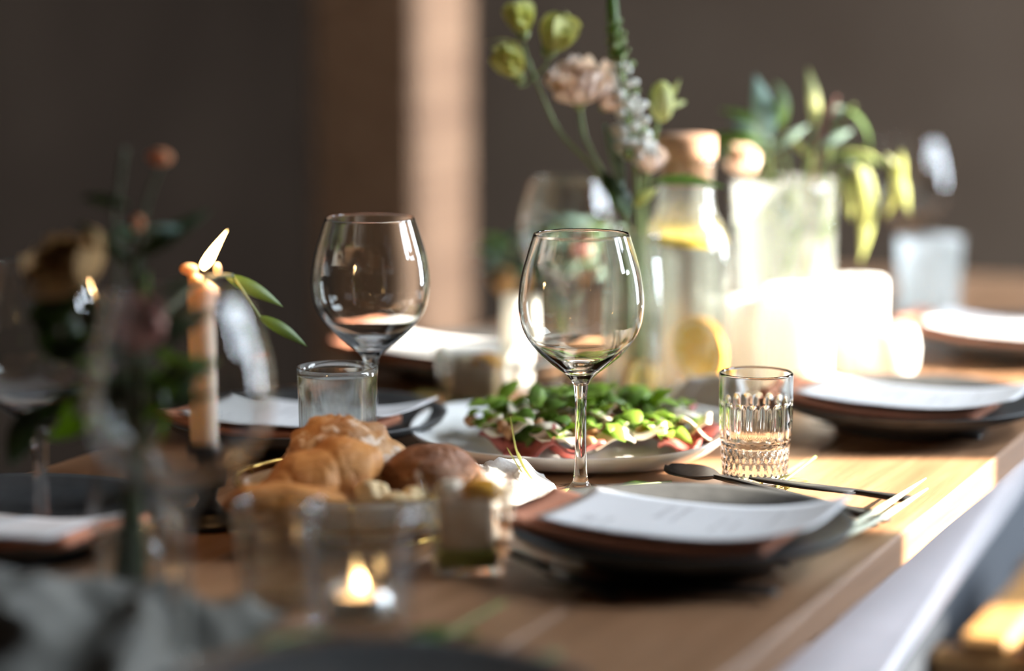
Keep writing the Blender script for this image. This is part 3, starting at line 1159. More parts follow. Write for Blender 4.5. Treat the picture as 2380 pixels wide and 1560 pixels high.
put('rim', wring(0.088, 0.040, 0.0016), 'brass', basket)
put('foot_ring', wring(0.060, 0.0018, 0.0016), 'brass', basket)
put('hoop', wring(0.078, 0.018, 0.0012), 'brass', basket)
for i in range(16):
    a = 2 * PI * i / 16
    put('wire', tube([(q * math.cos(a), q * math.sin(a), z) for q, z in ((0.060, 0.002), (0.070, 0.009), (0.078, 0.018), (0.084, 0.029), (0.088, 0.040))], 0.0011, 6), 'brass', basket)
lin = put('basket_liner', lathe([(0, 0.004), (0.056, 0.005), (0.066, 0.011), (0.075, 0.021), (0.083, 0.036), (0.0815, 0.037), (0.073, 0.023), (0.064, 0.0135), (0.055, 0.0075), (0, 0.0065)], 64,
                               lambda r, z, a: r * (1 + 0.02 * math.sin(a * 9) * (r > 0.06))), 'white_cloth', None, bk)
tag(lin, 'crumpled cream cloth lining the bread basket', 'cloth')


def crust(seed, amp=0.10, freq=2.2, flat=0.0):
    def fn(d):
        k = 1 + amp * noise.noise(d * freq + Vector((seed, 0, 0))) + amp * 0.4 * noise.noise(d * freq * 2.7 + Vector((0, seed, 0)))
        if flat and d.z < 0:
            k *= 1 - flat * d.z * d.z
        return k
    return fn


def croissant(L, R0, turns, bend, seed):
    """tapering rolled pastry with stepped ridges, lying along x"""
    v, f = [], []
    n, m = 72, 30
    for i in range(n + 1):
        s = i / n
        q = s * 2 - 1
        env = max(0.02, (1 - abs(q) ** 2.4)) ** 0.62
        stp = (s * turns) % 1.0
        r = R0 * env * (0.90 + 0.11 * math.sin(PI * stp) ** 0.7)
        cx, cy = L * 0.5 * q, bend * (q * q)
        for k in range(m):
            a = 2 * PI * k / m
            rr = r * (1 + 0.05 * noise.noise(Vector((q * 3 + seed, math.cos(a) * 1.5, math.sin(a) * 1.5))) + 0.03 * math.sin(a * 3 + q * 9))
            v.append((cx + 0.012 * math.sin(a) * env, cy + rr * math.cos(a) * 1.15, rr * math.sin(a) * (0.92 if math.sin(a) > 0 else 0.7)))
    for i in range(n):
        for k in range(m):
            l = (k + 1) % m
            f.append((i * m + k, (i + 1) * m + k, (i + 1) * m + l, i * m + l))
    f.append(tuple(range(m)))
    f.append(tuple(n * m + k for k in range(m - 1, -1, -1)))
    return v, f


o = put('bread_roll', blob(0.043, 0.036, 0.034, 64, 36, lambda d: 1 + 0.13 * noise.noise(d * 2.6 + Vector((3, 0, 0))) + 0.07 * noise.noise(d * 6 + Vector((0, 3, 0)))
                           + 0.06 * (1 - min(1, abs(noise.noise(d * 3.2 + Vector((7, 1, 0)))) * 6))), 'floured', None, atY(797, 1083, 1.735))
tag(o, 'crusty flour-dusted bread roll at the back of the basket', 'bread', 'breads in the basket')
o = put('pastry_roll', croissant(0.116, 0.029, 3.4, -0.012, 2.0), 'golden', None, atY(712, 1140, 1.690))
o.rotation_euler = (0.1, -0.35, 0.55)
tag(o, 'golden folded pastry roll in the middle of the basket', 'bread', 'breads in the basket')
o = put('flat_bread', blob(0.046, 0.026, 0.0155, 56, 24, crust(5, 0.12, 2.4)), 'golden', None, atY(677, 1180, 1.645))
o.rotation_euler = (0.15, 0.12, 0.1)
tag(o, 'golden flat bread at the front left of the basket', 'bread', 'breads in the basket')
o = put('brown_roll', blob(0.040, 0.033, 0.031, 64, 36, lambda d: 1 + 0.08 * noise.noise(d * 2.0 + Vector((9, 2, 0))) - 0.05 * (1 - min(1, abs(noise.noise(d * 2.6 + Vector((1, 8, 2)))) * 9))),
        'brownb', None, atY(1006, 1128, 1.722))
o.rotation_euler = (0.0, 0.15, 0.3)
tag(o, 'dark brown cracked bread roll at the right of the basket', 'bread', 'breads in the basket')
for i, (px, py, Y, a) in enumerate(((868, 1150, 1.665, 0.4), (915, 1180, 1.650, 1.3), (955, 1170, 1.668, 2.2), (890, 1205, 1.640, 0.1))):
    o = put('bread_piece', blob(0.013, 0.011, 0.010, 26, 14, crust(20 + i, 0.25, 1.8)), 'crumb', None, atY(px, py, Y))
    o.rotation_euler = (a, 0.3, a * 2)
    tag(o, 'small torn piece of pale bread ' + ('beside the golden pastry', 'in the middle below the brown roll', 'touching the dessert cup', 'lowest, behind the votive glass')[i], 'bread', 'torn bread pieces')

lc = onY(1218, 1.806)
lc = put('linen_cloth', crumple(0.108, 0.10, 0.034, 3.0, 26), 'white_cloth', None, (lc.x - 0.028, 1.797, TZ))
lc.rotation_euler = (0, 0, 0.2)
tag(lc, 'crumpled white linen cloth glowing in sun beside the brown roll', 'cloth')
gz = put('gauze_runner', crumple(0.22, 0.20, 0.055, 8.0, 16, 60, 54), 'gauze', None, (onY(120, 1.37).x, 1.375, TZ))
gz.rotation_euler = (0, 0, -0.3)
tag(gz, 'crumpled grey gauze runner in the dark lower left corner', 'cloth')


# ------------------------------------------------------------------ square dessert cups
def dessert_cup(label, p, b, t, h, rz, sc_=1.0):
    g = thing('dessert_cup', label, 'cup', p, rz, 'square dessert cups')
    th = 0.0028

    def rg(hw, z, n=4):
        return [(-hw, -hw, z), (hw, -hw, z), (hw, hw, z), (-hw, hw, z)]
    lv = [(b / 2, 0.0006), (t / 2, h), (t / 2 - th, h), (b / 2 - th * 0.8, 0.005)]
    v, f = [], []
    for hw, z in lv:
        v += rg(hw, z)
    for k in range(3):
        for i in range(4):
            j = (i + 1) % 4
            f.append((k * 4 + i, k * 4 + j, k * 4 + 4 + j, k * 4 + 4 + i))
    f.append((3, 2, 1, 0))
    f.append((12, 13, 14, 15))
    put('cup_wall', (v, f, False), 'mglass', g)

    def hw_at(z):
        return b / 2 + (t - b) / 2 * z / h - th * 1.9

    def layer(z0, z1, mat, nm, dome=0.0):
        v, f = [], []
        v += rg(hw_at(z0), z0) + rg(hw_at(z1), z1)
        k = len(v)
        v.append((0, 0, z1 + dome))
        f = [(3, 2, 1, 0)] + [(i, (i + 1) % 4, 4 + (i + 1) % 4, 4 + i) for i in range(4)] + [(4 + i, 4 + (i + 1) % 4, k) for i in range(4)]
        put(nm, (v, f, False), mat, g)
    layer(0.0054, 0.016 * sc_, 'greenpuree', 'green_layer')
    def boxy(d):
        m_ = max(abs(d.x), abs(d.y), abs(d.z) * 0.9)
        return (1 / m_) * 0.82 + 0.18 + 0.05 * noise.noise(d * 3)
    put('cream_layer', blob(hw_at(0.022 * sc_) * 0.86, hw_at(0.022 * sc_) * 0.86, 0.0165 * sc_, 40, 24, boxy), 'cream', g, (0, 0, 0.0335 * sc_))
    put('fruit_piece', blob(0.015, 0.010, 0.008, 24, 14, crust(31, 0.2, 2)), 'fruit', g, (0.011, -0.006, 0.055 * sc_))
    put('fruit_piece', blob(0.010, 0.008, 0.007, 24, 14, crust(33, 0.2, 2)), 'cheese', g, (-0.010, 0.006, 0.053 * sc_))
    return g


dessert_cup('square clear dessert cup with orange fruit before the brown roll', at(1083, 1322), 0.046, 0.064, 0.062, 0.10)
dc = onY(1105, 2.185)
dessert_cup('square clear dessert cup behind the left end of the salad platter', dc, 0.050, 0.070, 0.058, -0.1, 0.85)


# ------------------------------------------------------------------ carafe with citrus
def slice_mesh(r, th, half=False, flesh='citrus_flesh', skin='citrus_skin', parent=None, mtx=None, name='citrus_slice'):
    """a round slice: skin ring, pith, flesh segments"""
    seg = 40
    a0, a1 = (0, PI) if half else (0, 2 * PI)

    def ringsec(r0, r1, t, s0, s1, n):
        v, f = [], []
        for i in range(n + 1):
            a = s0 + (s1 - s0) * i / n
            for (rr, z) in ((r0, -t), (r1, -t), (r1, t), (r0, t)):
                v.append((rr * math.cos(a), rr * math.sin(a), z))
        for i in range(n):
            for k in range(4):
                l = (k + 1) % 4
                f.append((i * 4 + k, i * 4 + l, i * 4 + 4 + l, i * 4 + 4 + k))
        f.append((3, 2, 1, 0))
        f.append(tuple(n * 4 + k for k in range(4)))
        return v, f, False
    body = put(name, ringsec(r * 0.90, r, th / 2, a0, a1, seg), skin, parent, None, mtx)
    put('pith', ringsec(0.0005, r * 0.90, th * 0.44, a0, a1, seg), 'citrus_pith', body)
    ns = 4 if half else 8
    for i in range(ns):
        b0_ = a0 + (a1 - a0) * i / ns
        put('segment', ringsec(r * 0.10, r * 0.78, th * 0.52, b0_ + 0.06, b0_ + (a1 - a0) / ns - 0.06, 6), flesh, body)
    return body


cp = onY(1588, 2.222)
car = thing('water_carafe', 'glass water carafe with cork stopper and citrus slices', 'carafe', cp)
CO = smooth_prof([(0.0395, 0.003), (0.0415, 0.008), (0.0418, 0.05), (0.0418, 0.135), (0.0405, 0.150), (0.0350, 0.166), (0.0285, 0.178), (0.0255, 0.190), (0.0252, 0.205), (0.0262, 0.228)], 4)
CI = [(r - 0.0022, z + 0.001) for r, z in reversed(CO)]
put('glass_body', lathe([(0, 0.0008), (0.037, 0.0008)] + CO + [(0.0258, 0.2285)] + CI[:-2] + [(0.036, 0.0075), (0, 0.0072)], 64), 'glare_low', car)
WI = [(r - 0.0026, z) for r, z in CO if 0.009 < z < 0.163]
put('water', lathe([(0, 0.0078), (0.034, 0.0078)] + WI + [(0, WI[-1][1])], 48), 'water', car)
ck = put('cork_stopper', lathe([(0, 0.205), (0.0218, 0.205), (0.0228, 0.2285), (0.0268, 0.2288), (0.0278, 0.232), (0.0278, 0.248), (0.0262, 0.2505), (0, 0.2505)], 40), 'cork', car)
o = slice_mesh(0.0345, 0.007, False, 'lemon_flesh', 'lemon_skin', None, Matrix.Translation((cp.x, cp.y, TZ + 0.1555)) @ rot(0.05, 0.06, 0), 'lemon_slice')
tag(o, 'thin lemon slice floating at the water line of the carafe', 'lemon slice')
o = slice_mesh(0.034, 0.008, False, 'citrus_flesh', 'citrus_skin', None, Matrix.Translation((cp.x + 0.013, cp.y - 0.018, TZ + 0.0525)) @ rot(PI / 2 - 0.12, 0, -0.45) @ rot(0, 0, 0.4), 'orange_slice')
o.scale = (0.72, 0.95, 1)
tag(o, 'bright orange slice standing inside the water carafe', 'orange slice')

# slim flower vase
fv = onY(1472, 2.160)
vase = thing('flower_vase', 'slim clear glass vase holding the peach and lime flowers', 'vase', fv)
VO = [(0.0262, 0.004), (0.0268, 0.02), (0.0268, 0.09), (0.0255, 0.12), (0.0235, 0.145), (0.0240, 0.168)]
put('glass_body', lathe([(0, 0.0008), (0.0245, 0.0008)] + smooth_prof(VO, 4) + [(r - 0.0018, z) for r, z in reversed(smooth_prof(VO, 4)) if z > 0.008] + [(0.022, 0.0065), (0, 0.0062)], 48), 'glare_low', vase)
put('water', lathe([(0, 0.0068), (0.0215, 0.0068), (0.0240, 0.02), (0.0244, 0.09), (0, 0.09)], 40), 'water', vase)
o = slice_mesh(0.021, 0.006, False, 'citrus_flesh', 'citrus_skin', None, Matrix.Translation((fv.x + 0.004, fv.y - 0.003, TZ + 0.031)) @ rot(PI / 2, 0, 0.9), 'orange_slice')
tag(o, 'curved orange slice in the water of the slim flower vase', 'orange slice')

# ------------------------------------------------------------------ flowers and greenery
LF = {}
for nm, args in (('lance', (1.0, 0.20, 0.55, 0.3)), ('broad', (1.0, 0.34, 0.6, 0.3)), ('droop', (1.0, 0.16, 1.5, 0.25)), ('round', (1.0, 0.62, 0.4, 0.25)),
                 ('blade', (1.0, 0.075, 0.7, 0.3)), ('straight', (1.0, 0.18, 0.08, 0.3))):
    for mt in ('leaf', 'leafb', 'leafy', 'leafd'):
        me = mesh('leaf', *leaf(*args))
        me.materials.append(M[mt])
        LF[nm, mt] = me
PT = {}
for mt in ('peach', 'lime', 'ochre', 'dusty', 'whitep'):
    me = mesh('petal', *petal(1.0, 0.60, 0.75, 7, 6, 0.09, 1))
    me.materials.append(M[mt])
    PT[mt, 3] = me
    for s in range(3):
        me = mesh('petal', *petal(1.0, 0.95, 0.9 + 0.25 * s, 6, 6, 0.05 + 0.03 * s, s))
        me.materials.append(M[mt])
        PT[mt, s] = me


def add_leaf(parent, kind, mt, p, q, up=(0, 0, 1), name='leaf'):
    """leaf from base p to tip q"""
    d = Vector(q) - Vector(p)
    return put(name, LF[kind, mt], None, parent, None, orient(p, d, up, d.length))


def bloom(parent, p, R_, mt, axis=(0, 0, 1), rings=((5, 0.35, 0), (6, 0.75, 1), (7, 1.15, 2)), seed=0, calyx='stem'):
    """cupped flower of separate petals; rings = (count, opening angle, petal form)"""
    rn = random.Random(seed)
    ax = Vector(axis).normalized()
    mt4 = orient(p, ax.orthogonal(), ax, 1.0)
    c = put('bloom', lathe([(0, -0.22 * R_), (0.10 * R_, -0.18 * R_), (0.22 * R_, 0.0), (0.16 * R_, 0.10 * R_), (0, 0.14 * R_)], 12), calyx, parent, None, mt4)
    for k, (n, op, form) in enumerate(rings):
        for i in range(n):
            a = 2 * PI * (i + 0.5 * (k % 2)) / n + rn.uniform(-0.15, 0.15)
            s = R_ * rn.uniform(0.85, 1.12) * (0.72 + 0.16 * k)
            m = rot(0, 0, a) @ Matrix.Translation((0.06 * R_, 0, 0)) @ rot(0, -(PI / 2 - op) + rn.uniform(-0.12, 0.12), 0) @ Matrix.Scale(s, 4)
            put('petal', PT[mt, form], None, c, None, m)
    return c


def flower(name, label, cat, pts, rad, group=None, mat='stem'):
    base = Vector(pts[0])
    g = thing(name, label, cat, base, 0, group)
    rel = [Vector(p) - base for p in pts]
    put('stem', tube(curve(rel, 6), rad, 8), mat, g)
    return g, base


YF = 2.150
vb = Vector((fv.x, fv.y, TZ + 0.010))


def vstem(px, py, Y=YF):
    return atY(px, py, Y)


neck = Vector((fv.x, fv.y, TZ + 0.165))
# lime blooms
g, b_ = flower('lisianthus_stem', 'stem of three lime green blooms high above the glasses', 'flower',
               [vb + Vector((0.010, 0.006, 0)), neck + Vector((-0.004, 0.004, 0.0)), vstem(1385, 400), vstem(1300, 305), vstem(1245, 185), vstem(1228, 140)], (0.0016, 0.0013), 'flowers in the slim vase')
for i, (px, py, r, ax) in enumerate(((1216, 80, 0.027, (-0.2, -0.3, 1)), (1275, 118, 0.034, (0.5, -0.5, 1)), (1205, 178, 0.031, (-0.5, -0.5, 0.9)))):
    bloom(g, vstem(px, py, YF - 0.01 * i) - b_, r, 'lime', ax, ((4, 0.15, 0), (5, 0.38, 1), (5, 0.6, 1)), 40 + i)
    put('stalk', tube([vstem(1240, 178) - b_, vstem((1240 + px) / 2, (178 + py) / 2 + 18, YF) - b_, vstem(px, py + 22, YF - 0.01 * i) - b_], 0.0011, 6), 'stem', g)
add_leaf(g, 'broad', 'leafy', vstem(1200, 100) - b_, vstem(1130, 78) - b_)
# peach bloom
g, b_ = flower('peach_flower', 'open peach flower in the slim vase above the sharp wine glass', 'flower',
               [vb + Vector((-0.004, 0.002, 0)), neck + Vector((-0.006, -0.004, 0)), vstem(1410, 420), vstem(1362, 325), vstem(1348, 255)], (0.0017, 0.0015), 'flowers in the slim vase')
bloom(g, vstem(1345, 238, YF - 0.015) - b_, 0.034, 'peach', (-0.05, -0.45, 0.9), ((5, 0.25, 3), (7, 0.6, 3), (8, 0.95, 3), (7, 1.3, 3)), 50)
bloom(g, vstem(1402, 250, YF - 0.02) - b_, 0.020, 'peach', (0.5, -0.6, 0.4), ((5, 0.5, 1), (5, 0.9, 2)), 51)
add_leaf(g, 'straight', 'leafb', vstem(1350, 330) - b_, vstem(1345, 262) - b_)
# veronica spike
sp = [vb + Vector((0.004, -0.008, 0)), neck + Vector((0.002, -0.006, 0)), vstem(1478, 400, YF - 0.02), vstem(1466, 300, YF - 0.02), vstem(1448, 190, YF - 0.02), vstem(1428, 90, YF - 0.02), vstem(1422, -40, YF - 0.02)]
g, b_ = flower('veronica_spike', 'tall white-budded green spike rising out of the frame', 'flower', sp, (0.0018, 0.0030), 'flowers in the slim vase')
put('spike_tip', tube([vstem(1432, 130, YF - 0.02) - b_, vstem(1424, 40, YF - 0.02) - b_, vstem(1421, -40, YF - 0.02) - b_], (0.0062, 0.0042), 10), 'leaf', g)
bud = mesh('bud', *blob(1.0, 0.62, 0.62, 9, 6))
bud.materials.append(M['whitep'])
budg = mesh('bud', *blob(1.0, 0.62, 0.62, 9, 6))
budg.materials.append(M['stem'])
sv = curve([vstem(1480, 372, YF - 0.02), vstem(1466, 300, YF - 0.02), vstem(1450, 195, YF - 0.02), vstem(1432, 100, YF - 0.02), vstem(1424, 30, YF - 0.02)], 10)
rn = random.Random(3)
for i in range(84):
    s = (i / 83) ** 1.15
    p = sv[min(len(sv) - 1, int(s * (len(sv) - 1)))]
    a = i * 2.4
    d = Vector((math.cos(a), math.sin(a), 0.45 + rn.uniform(-0.3, 0.3)))
    r = (0.0068 * (1 - s) + 0.0020) * rn.uniform(0.75, 1.2)
    off = (0.0035 + 0.0105 * (1 - s)) * rn.uniform(0.7, 1.15)
    put('bud', bud if (s < 0.62 and i % 7) else budg, None, g, None, orient(p - b_ + d * off, d, (0, 0, 1), r))
# bud on the right
g, b_ = flower('closed_bud_flower', 'pale closed bud with curling green sepals right of the white spike', 'flower',
               [vb + Vector((0.012, -0.002, 0)), neck + Vector((0.010, 0, 0)), vstem(1508, 400), vstem(1520, 330), vstem(1533, 270)], (0.0016, 0.0018), 'flowers in the slim vase', 'stem')
put('bud', blob(0.011, 0.011, 0.018, 20, 14), 'lime', g, vstem(1538, 236) - b_)
for q, kk in (((1620, 212), 'droop'), ((1585, 178), 'lance'), ((1510, 205), 'broad'), ((1560, 195), 'broad')):
    add_leaf(g, kk, 'leafy' if kk != 'broad' else 'leaf', vstem(1535, 262, YF - 0.006) - b_, vstem(q[0], q[1], YF - 0.006) - b_, (0.2, -1, 0.4))
# low peach bloom and leaves
g, b_ = flower('low_peach_flower', 'small peach flower and broad leaves just above the vase mouth', 'flower',
               [vb + Vector((0.0, 0.010, 0)), neck + Vector((0.006, 0.006, 0)), vstem(1490, 440), vstem(1500, 405)], (0.0018, 0.0016), 'flowers in the slim vase')
bloom(g, vstem(1502, 395, YF - 0.02) - b_, 0.023, 'peach', (0.2, -0.6, 0.8), ((5, 0.45, 1), (6, 0.85, 2), (6, 1.2, 2)), 60)
add_leaf(g, 'straight', 'leafb', vstem(1448, 440, YF - 0.025) - b_, vstem(1404, 275, YF - 0.025) - b_, (0.5, -1, 0))
add_leaf(g, 'broad', 'leafd', vstem(1465, 500, YF - 0.02) - b_, vstem(1398, 385, YF - 0.02) - b_, (0.3, -1, 0))
add_leaf(g, 'broad', 'leaf', vstem(1460, 505, YF - 0.022) - b_, vstem(1408, 410, YF - 0.022) - b_, (0.8, -1, 0))
add_leaf(g, 'lance', 'leaf', vstem(1515, 425, YF - 0.02) - b_, vstem(1690, 400, YF - 0.03) - b_, (0, -0.7, 1))
add_leaf(g, 'broad', 'leafy', vstem(1470, 480, YF - 0.01) - b_, vstem(1530, 430, YF - 0.01) - b_, (0, -1, 0.4))

# eucalyptus and dried rose behind the sharp glass
ev = onY(1300, 2.530)
o = tumbler('low clear glass with eucalyptus behind the sharp wine glass', ev, 0.030, 0.033, 0.10, 0.002, 0.01, 'mglass', 40, 0, 0, name='low_vase', cat='vase')
YE = 2.53
EL = ('reaching left above the tan rose', 'highest at the right, beside the green leaf', 'standing straight up in the middle', 'bending left, second from the outer left',
      'lowest and furthest left', 'short, at the right beside the dusty rose')
for i, (tip, mid) in enumerate((((1165, 560), (1230, 620)), ((1420, 520), (1360, 600)), ((1300, 500), (1310, 590)), ((1210, 530), (1270, 600)), ((1150, 590), (1210, 640)), ((1375, 560), (1345, 620)))):
    g, b_ = flower('eucalyptus_sprig', 'eucalyptus sprig behind the sharp glass, ' + EL[i], 'sprig',
                   [ev + Vector((0.006 * math.cos(i), 0.006 * math.sin(i), 0.011)), atY(1305, 690, YE), atY(mid[0], mid[1], YE - 0.01), atY(tip[0], tip[1], YE - 0.02)], (0.0015, 0.001), 'eucalyptus sprigs')
    cv = curve([atY(1305, 690, YE), atY(mid[0], mid[1], YE - 0.01), atY(tip[0], tip[1], YE - 0.02)], 6)
    rn = random.Random(70 + i)
    for k in range(9):
        p = cv[min(len(cv) - 1, 3 + k)]
        d = Vector((rn.uniform(-1, 1), rn.uniform(-0.8, 0.2), rn.uniform(-0.3, 0.8)))
        put('leaf', LF['round' if i % 2 else 'broad', 'leafb' if (k + i) % 3 else 'leaf'], None, g, None, orient(p - b_, d, (0, -0.6, 1), rn.uniform(0.026, 0.042)))
g, b_ = flower('tan_rose', 'tan dried rose leaning left above the white pillar candle', 'flower', [ev + Vector((-0.004, 0.0, 0.011)), atY(1280, 720, YE), atY(1190, 690, YE - 0.02)], (0.0015, 0.0015))
bloom(g, atY(1186, 676, YE - 0.03) - b_, 0.026, 'ochre', (-0.4, -0.5, 0.7), ((5, 0.3, 1), (6, 0.7, 2), (6, 1.1, 2)), 71)
g, b_ = flower('dusty_rose', 'dusty pink rose seen through the sharp wine glass', 'flower', [ev + Vector((0.004, 0.003, 0.011)), atY(1320, 700, YE), atY(1345, 610, YE - 0.03)], (0.0015, 0.0015))
bloom(g, atY(1348, 600, YE - 0.03) - b_, 0.028, 'dusty', (0.1, -0.7, 0.7), ((5, 0.3, 1), (6, 0.7, 2), (7, 1.1, 2)), 72)


# white candles and jars in the sun
def pillar(label, p, r, h, lit=False):
    g = thing('pillar_candle', label, 'candle', p, 0, 'white pillar candles')
    put('wax_body', lathe([(0, 0.0006), (r - 0.002, 0.0006), (r, 0.003), (r, h - 0.004), (r - 0.002, h), (r - 0.006, h), (r * 0.55, h - 0.003), (0, h - 0.004)], 48,
                          lambda rr, z, a: rr * (1 + 0.006 * math.sin(a * 3))), 'white_wax', g)
    put('wick', tube([(0, 0, h - 0.005), (0.0005, 0, h + 0.004), (0.002, 0, h + 0.008)], 0.0009, 6), 'wick', g)
    return g


pillar('slim white pillar candle behind the left bowl of the sharp wine glass', onY(1200, 2.290), 0.0150, 0.094)
pillar('broad white pillar candle left of the leafy vase', onY(1700, 2.290), 0.0265, 0.090)
pillar('tall white pillar candle in front of the leafy vase', onY(1850, 2.268), 0.0325, 0.104)
pillar('white pillar candle right of the leafy vase', onY(1990, 2.395), 0.0280, 0.096)
pillar('slim tall white pillar candle added behind the carafe to brighten it', onY(1528, 2.365), 0.0170, 0.125)  # added as a bright white backing for the carafe glass
bw = put('white_bowl', lathe([(0, 0.001), (0.018, 0.0008), (0.024, 0.006), (0.030, 0.020), (0.0315, 0.036), (0.029, 0.050), (0.0255, 0.058), (0.0242, 0.0572), (0.0275, 0.049), (0.0297, 0.036), (0.028, 0.020), (0.020, 0.006), (0, 0.004)], 56),
         'white_ceramic', None, onY(2058, 2.33))
tag(bw, 'small round white ceramic bowl glowing in sun by the second plate', 'bowl')
wl = put('white_napkin', crumple(0.09, 0.05, 0.042, 14.0, 26), 'white_cloth', None, (onY(1640, 2.16).x, 2.150, TZ))
wl.rotation_euler = (0, 0, -0.3)
tag(wl, 'crumpled white napkin between the carafe and the salad platter', 'napkin')

# leafy vase at the right
rv = onY(1815, 2.360)
tumbler('wide clear glass cylinder vase holding the leafy branches', rv, 0.050, 0.0515, 0.198, 0.0025, 0.012, 'glare_mid', 64, 0, 0, name='cylinder_vase', cat='vase')
YR = 2.355
top = Vector((rv.x, rv.y, TZ + 0.195))


def branch(label, pts, leaves, mat='stem', name='leafy_branch', group='leafy branches in the cylinder vase', rad=(0.0022, 0.0012)):
    g, b_ = flower(name, label, 'branch', pts, rad, group, mat)
    for (kind, mt, p, q, up) in leaves:
        add_leaf(g, kind, mt, p - b_, q - b_, up)
    return g, b_


def R_(px, py, dy=0.0):
    return atY(px, py, YR + dy)


def foot(dx, dy):
    return rv + Vector((dx, dy, 0.0125))


branch('broad upright leaf branch at the top left of the cylinder vase', [foot(-0.02, 0), R_(1790, 420), R_(1780, 330)],
       [('broad', 'leafb', R_(1780, 330), R_(1772, 165), (0.3, -1, 0)), ('lance', 'leaf', R_(1785, 340), R_(1620, 295), (0, -1, 1)), ('lance', 'leaf', R_(1785, 300, 0.02), R_(1680, 235, 0.02), (0, -1, 1)), ('broad', 'leafb', R_(1790, 330, 0.03), R_(1700, 270, 0.03), (0, -1, 0.6)), ('broad', 'leaf', R_(1800, 300, 0.03), R_(1830, 205, 0.03), (0.2, -1, 0.2)),
        ('broad', 'leafb', R_(1785, 365), R_(1640, 335), (0, -1, 0.8))])
branch('arching green leaf branch over the middle of the cylinder vase', [foot(0, 0.02), R_(1880, 420), R_(1890, 340), R_(1893, 290)],
       [('lance', 'leafy', R_(1893, 300), R_(1893, 150), (0.3, -1, 0)), ('droop', 'leaf', R_(1800, 190), R_(1900, 290), (0.3, -0.6, 1)), ('lance', 'leafb', R_(1800, 350, -0.02), R_(1880, 280, -0.02), (0, -1, 0.6)),
        ('lance', 'leafb', R_(1900, 350, -0.02), R_(1985, 290, -0.02), (0, -1, 0.6))])
branch('red-stemmed twig rising from the cylinder vase', [foot(0.01, -0.01), R_(1890, 420), R_(1912, 310), R_(1945, 225)],
       [('round', 'leafb', R_(1930, 270), R_(1958, 245), (0, -1, 0.3)), ('lance', 'leaf', R_(1925, 290), R_(1995, 330), (0, -0.5, 1))], 'rstem')
branch('long leaf branch arching right out of the cylinder vase', [foot(0.02, 0.01), R_(1920, 400), R_(1950, 290), R_(1985, 245)],
       [('droop', 'leaf', R_(1960, 250), R_(2115, 330), (0.3, -0.4, 1)), ('droop', 'leafy', R_(1940, 360), R_(2080, 300), (0, -0.4, 1)), ('lance', 'leaf', R_(1930, 370), R_(2060, 350), (0, -0.4, 1)),
        ('droop', 'leafd', R_(1935, 350, 0.03), R_(2130, 430, 0.03), (0.3, -0.4, 1))])
branch('bright hanging leaves lit by sun at the right of the cylinder vase', [foot(0.03, 0), R_(1945, 420), R_(1990, 370), R_(2040, 370)],
       [('lance', 'leafy', R_(2000, 370), R_(2045, 625), (0.6, -1, 0)), ('lance', 'leafy', R_(1990, 380, -0.01), R_(2025, 540, -0.01), (0.1, -1, 0)), ('lance', 'leafy', R_(2095, 350), R_(2075, 520), (0.2, -1, 0)),
        ('lance', 'leafy', R_(2060, 360), R_(2140, 500), (0.6, -1, 0)), ('lance', 'leafy', R_(1960, 400), R_(1990, 520), (0.2, -1, 0)), ('lance', 'leaf', R_(1950, 400), R_(2010, 460), (0.2, -1, 0))])
rn = random.Random(9)
for i in range(7):
    px = 1725 + i * 30
    pts = [foot(rn.uniform(-0.03, 0.03), rn.uniform(-0.03, 0.03)), R_(px, 560, rn.uniform(-0.02, 0.02)), R_(px + rn.uniform(-10, 10), 420), R_(px + rn.uniform(-30, 30), 350)]
    lvs = []
    for k in range(5):
        x0, y0 = px + rn.uniform(-12, 12), rn.uniform(350, 560)
        lvs.append((rn.choice(('lance', 'broad')), rn.choice(('leaf', 'leafy', 'leafb')), R_(x0, y0), R_(x0 + rn.uniform(-55, 55), y0 - rn.uniform(10, 70)), (rn.uniform(-1, 1), -1, 0.3)))
    branch(('first', 'second', 'third', 'fourth', 'fifth', 'sixth', 'seventh')[i] + ' short leafy stem from the left inside the cylinder vase', pts, lvs)
g, b_ = flower('peach_rose', 'peach rose at the left rim of the cylinder vase', 'flower', [foot(-0.025, -0.01), R_(1760, 460), R_(1742, 410)], (0.002, 0.0018))
bloom(g, R_(1740, 398, -0.02) - b_, 0.026, 'peach', (-0.4, -0.6, 0.6), ((5, 0.4, 1), (6, 0.8, 2), (6, 1.2, 2)), 81)

# dark arrangement at the left, before the taper candle
lv = onY(305, 1.493)
vs2 = thing('bottle_vase', 'dim glass bottle vase holding the dark flowers at left', 'vase', lv)
BO = smooth_prof([(0.0235, 0.004), (0.0245, 0.02), (0.0245, 0.07), (0.021, 0.088), (0.0185, 0.10), (0.0195, 0.112)], 4)
put('glass_body', lathe([(0, 0.0008), (0.022, 0.0008)] + BO + [(r - 0.0018, z) for r, z in reversed(BO) if z > 0.008] + [(0.020, 0.0065), (0, 0.0062)], 40), 'tglass', vs2)
put('water', lathe([(0, 0.0068), (0.0195, 0.0068), (0.0218, 0.02), (0.022, 0.05), (0, 0.05)], 40), 'water', vs2)
YL = 1.50


def L_(px, py, dy=0.0):
    return atY(px, py, YL + dy)


def lfoot(dx, dy):
    return lv + Vector((dx, dy, 0.0075))


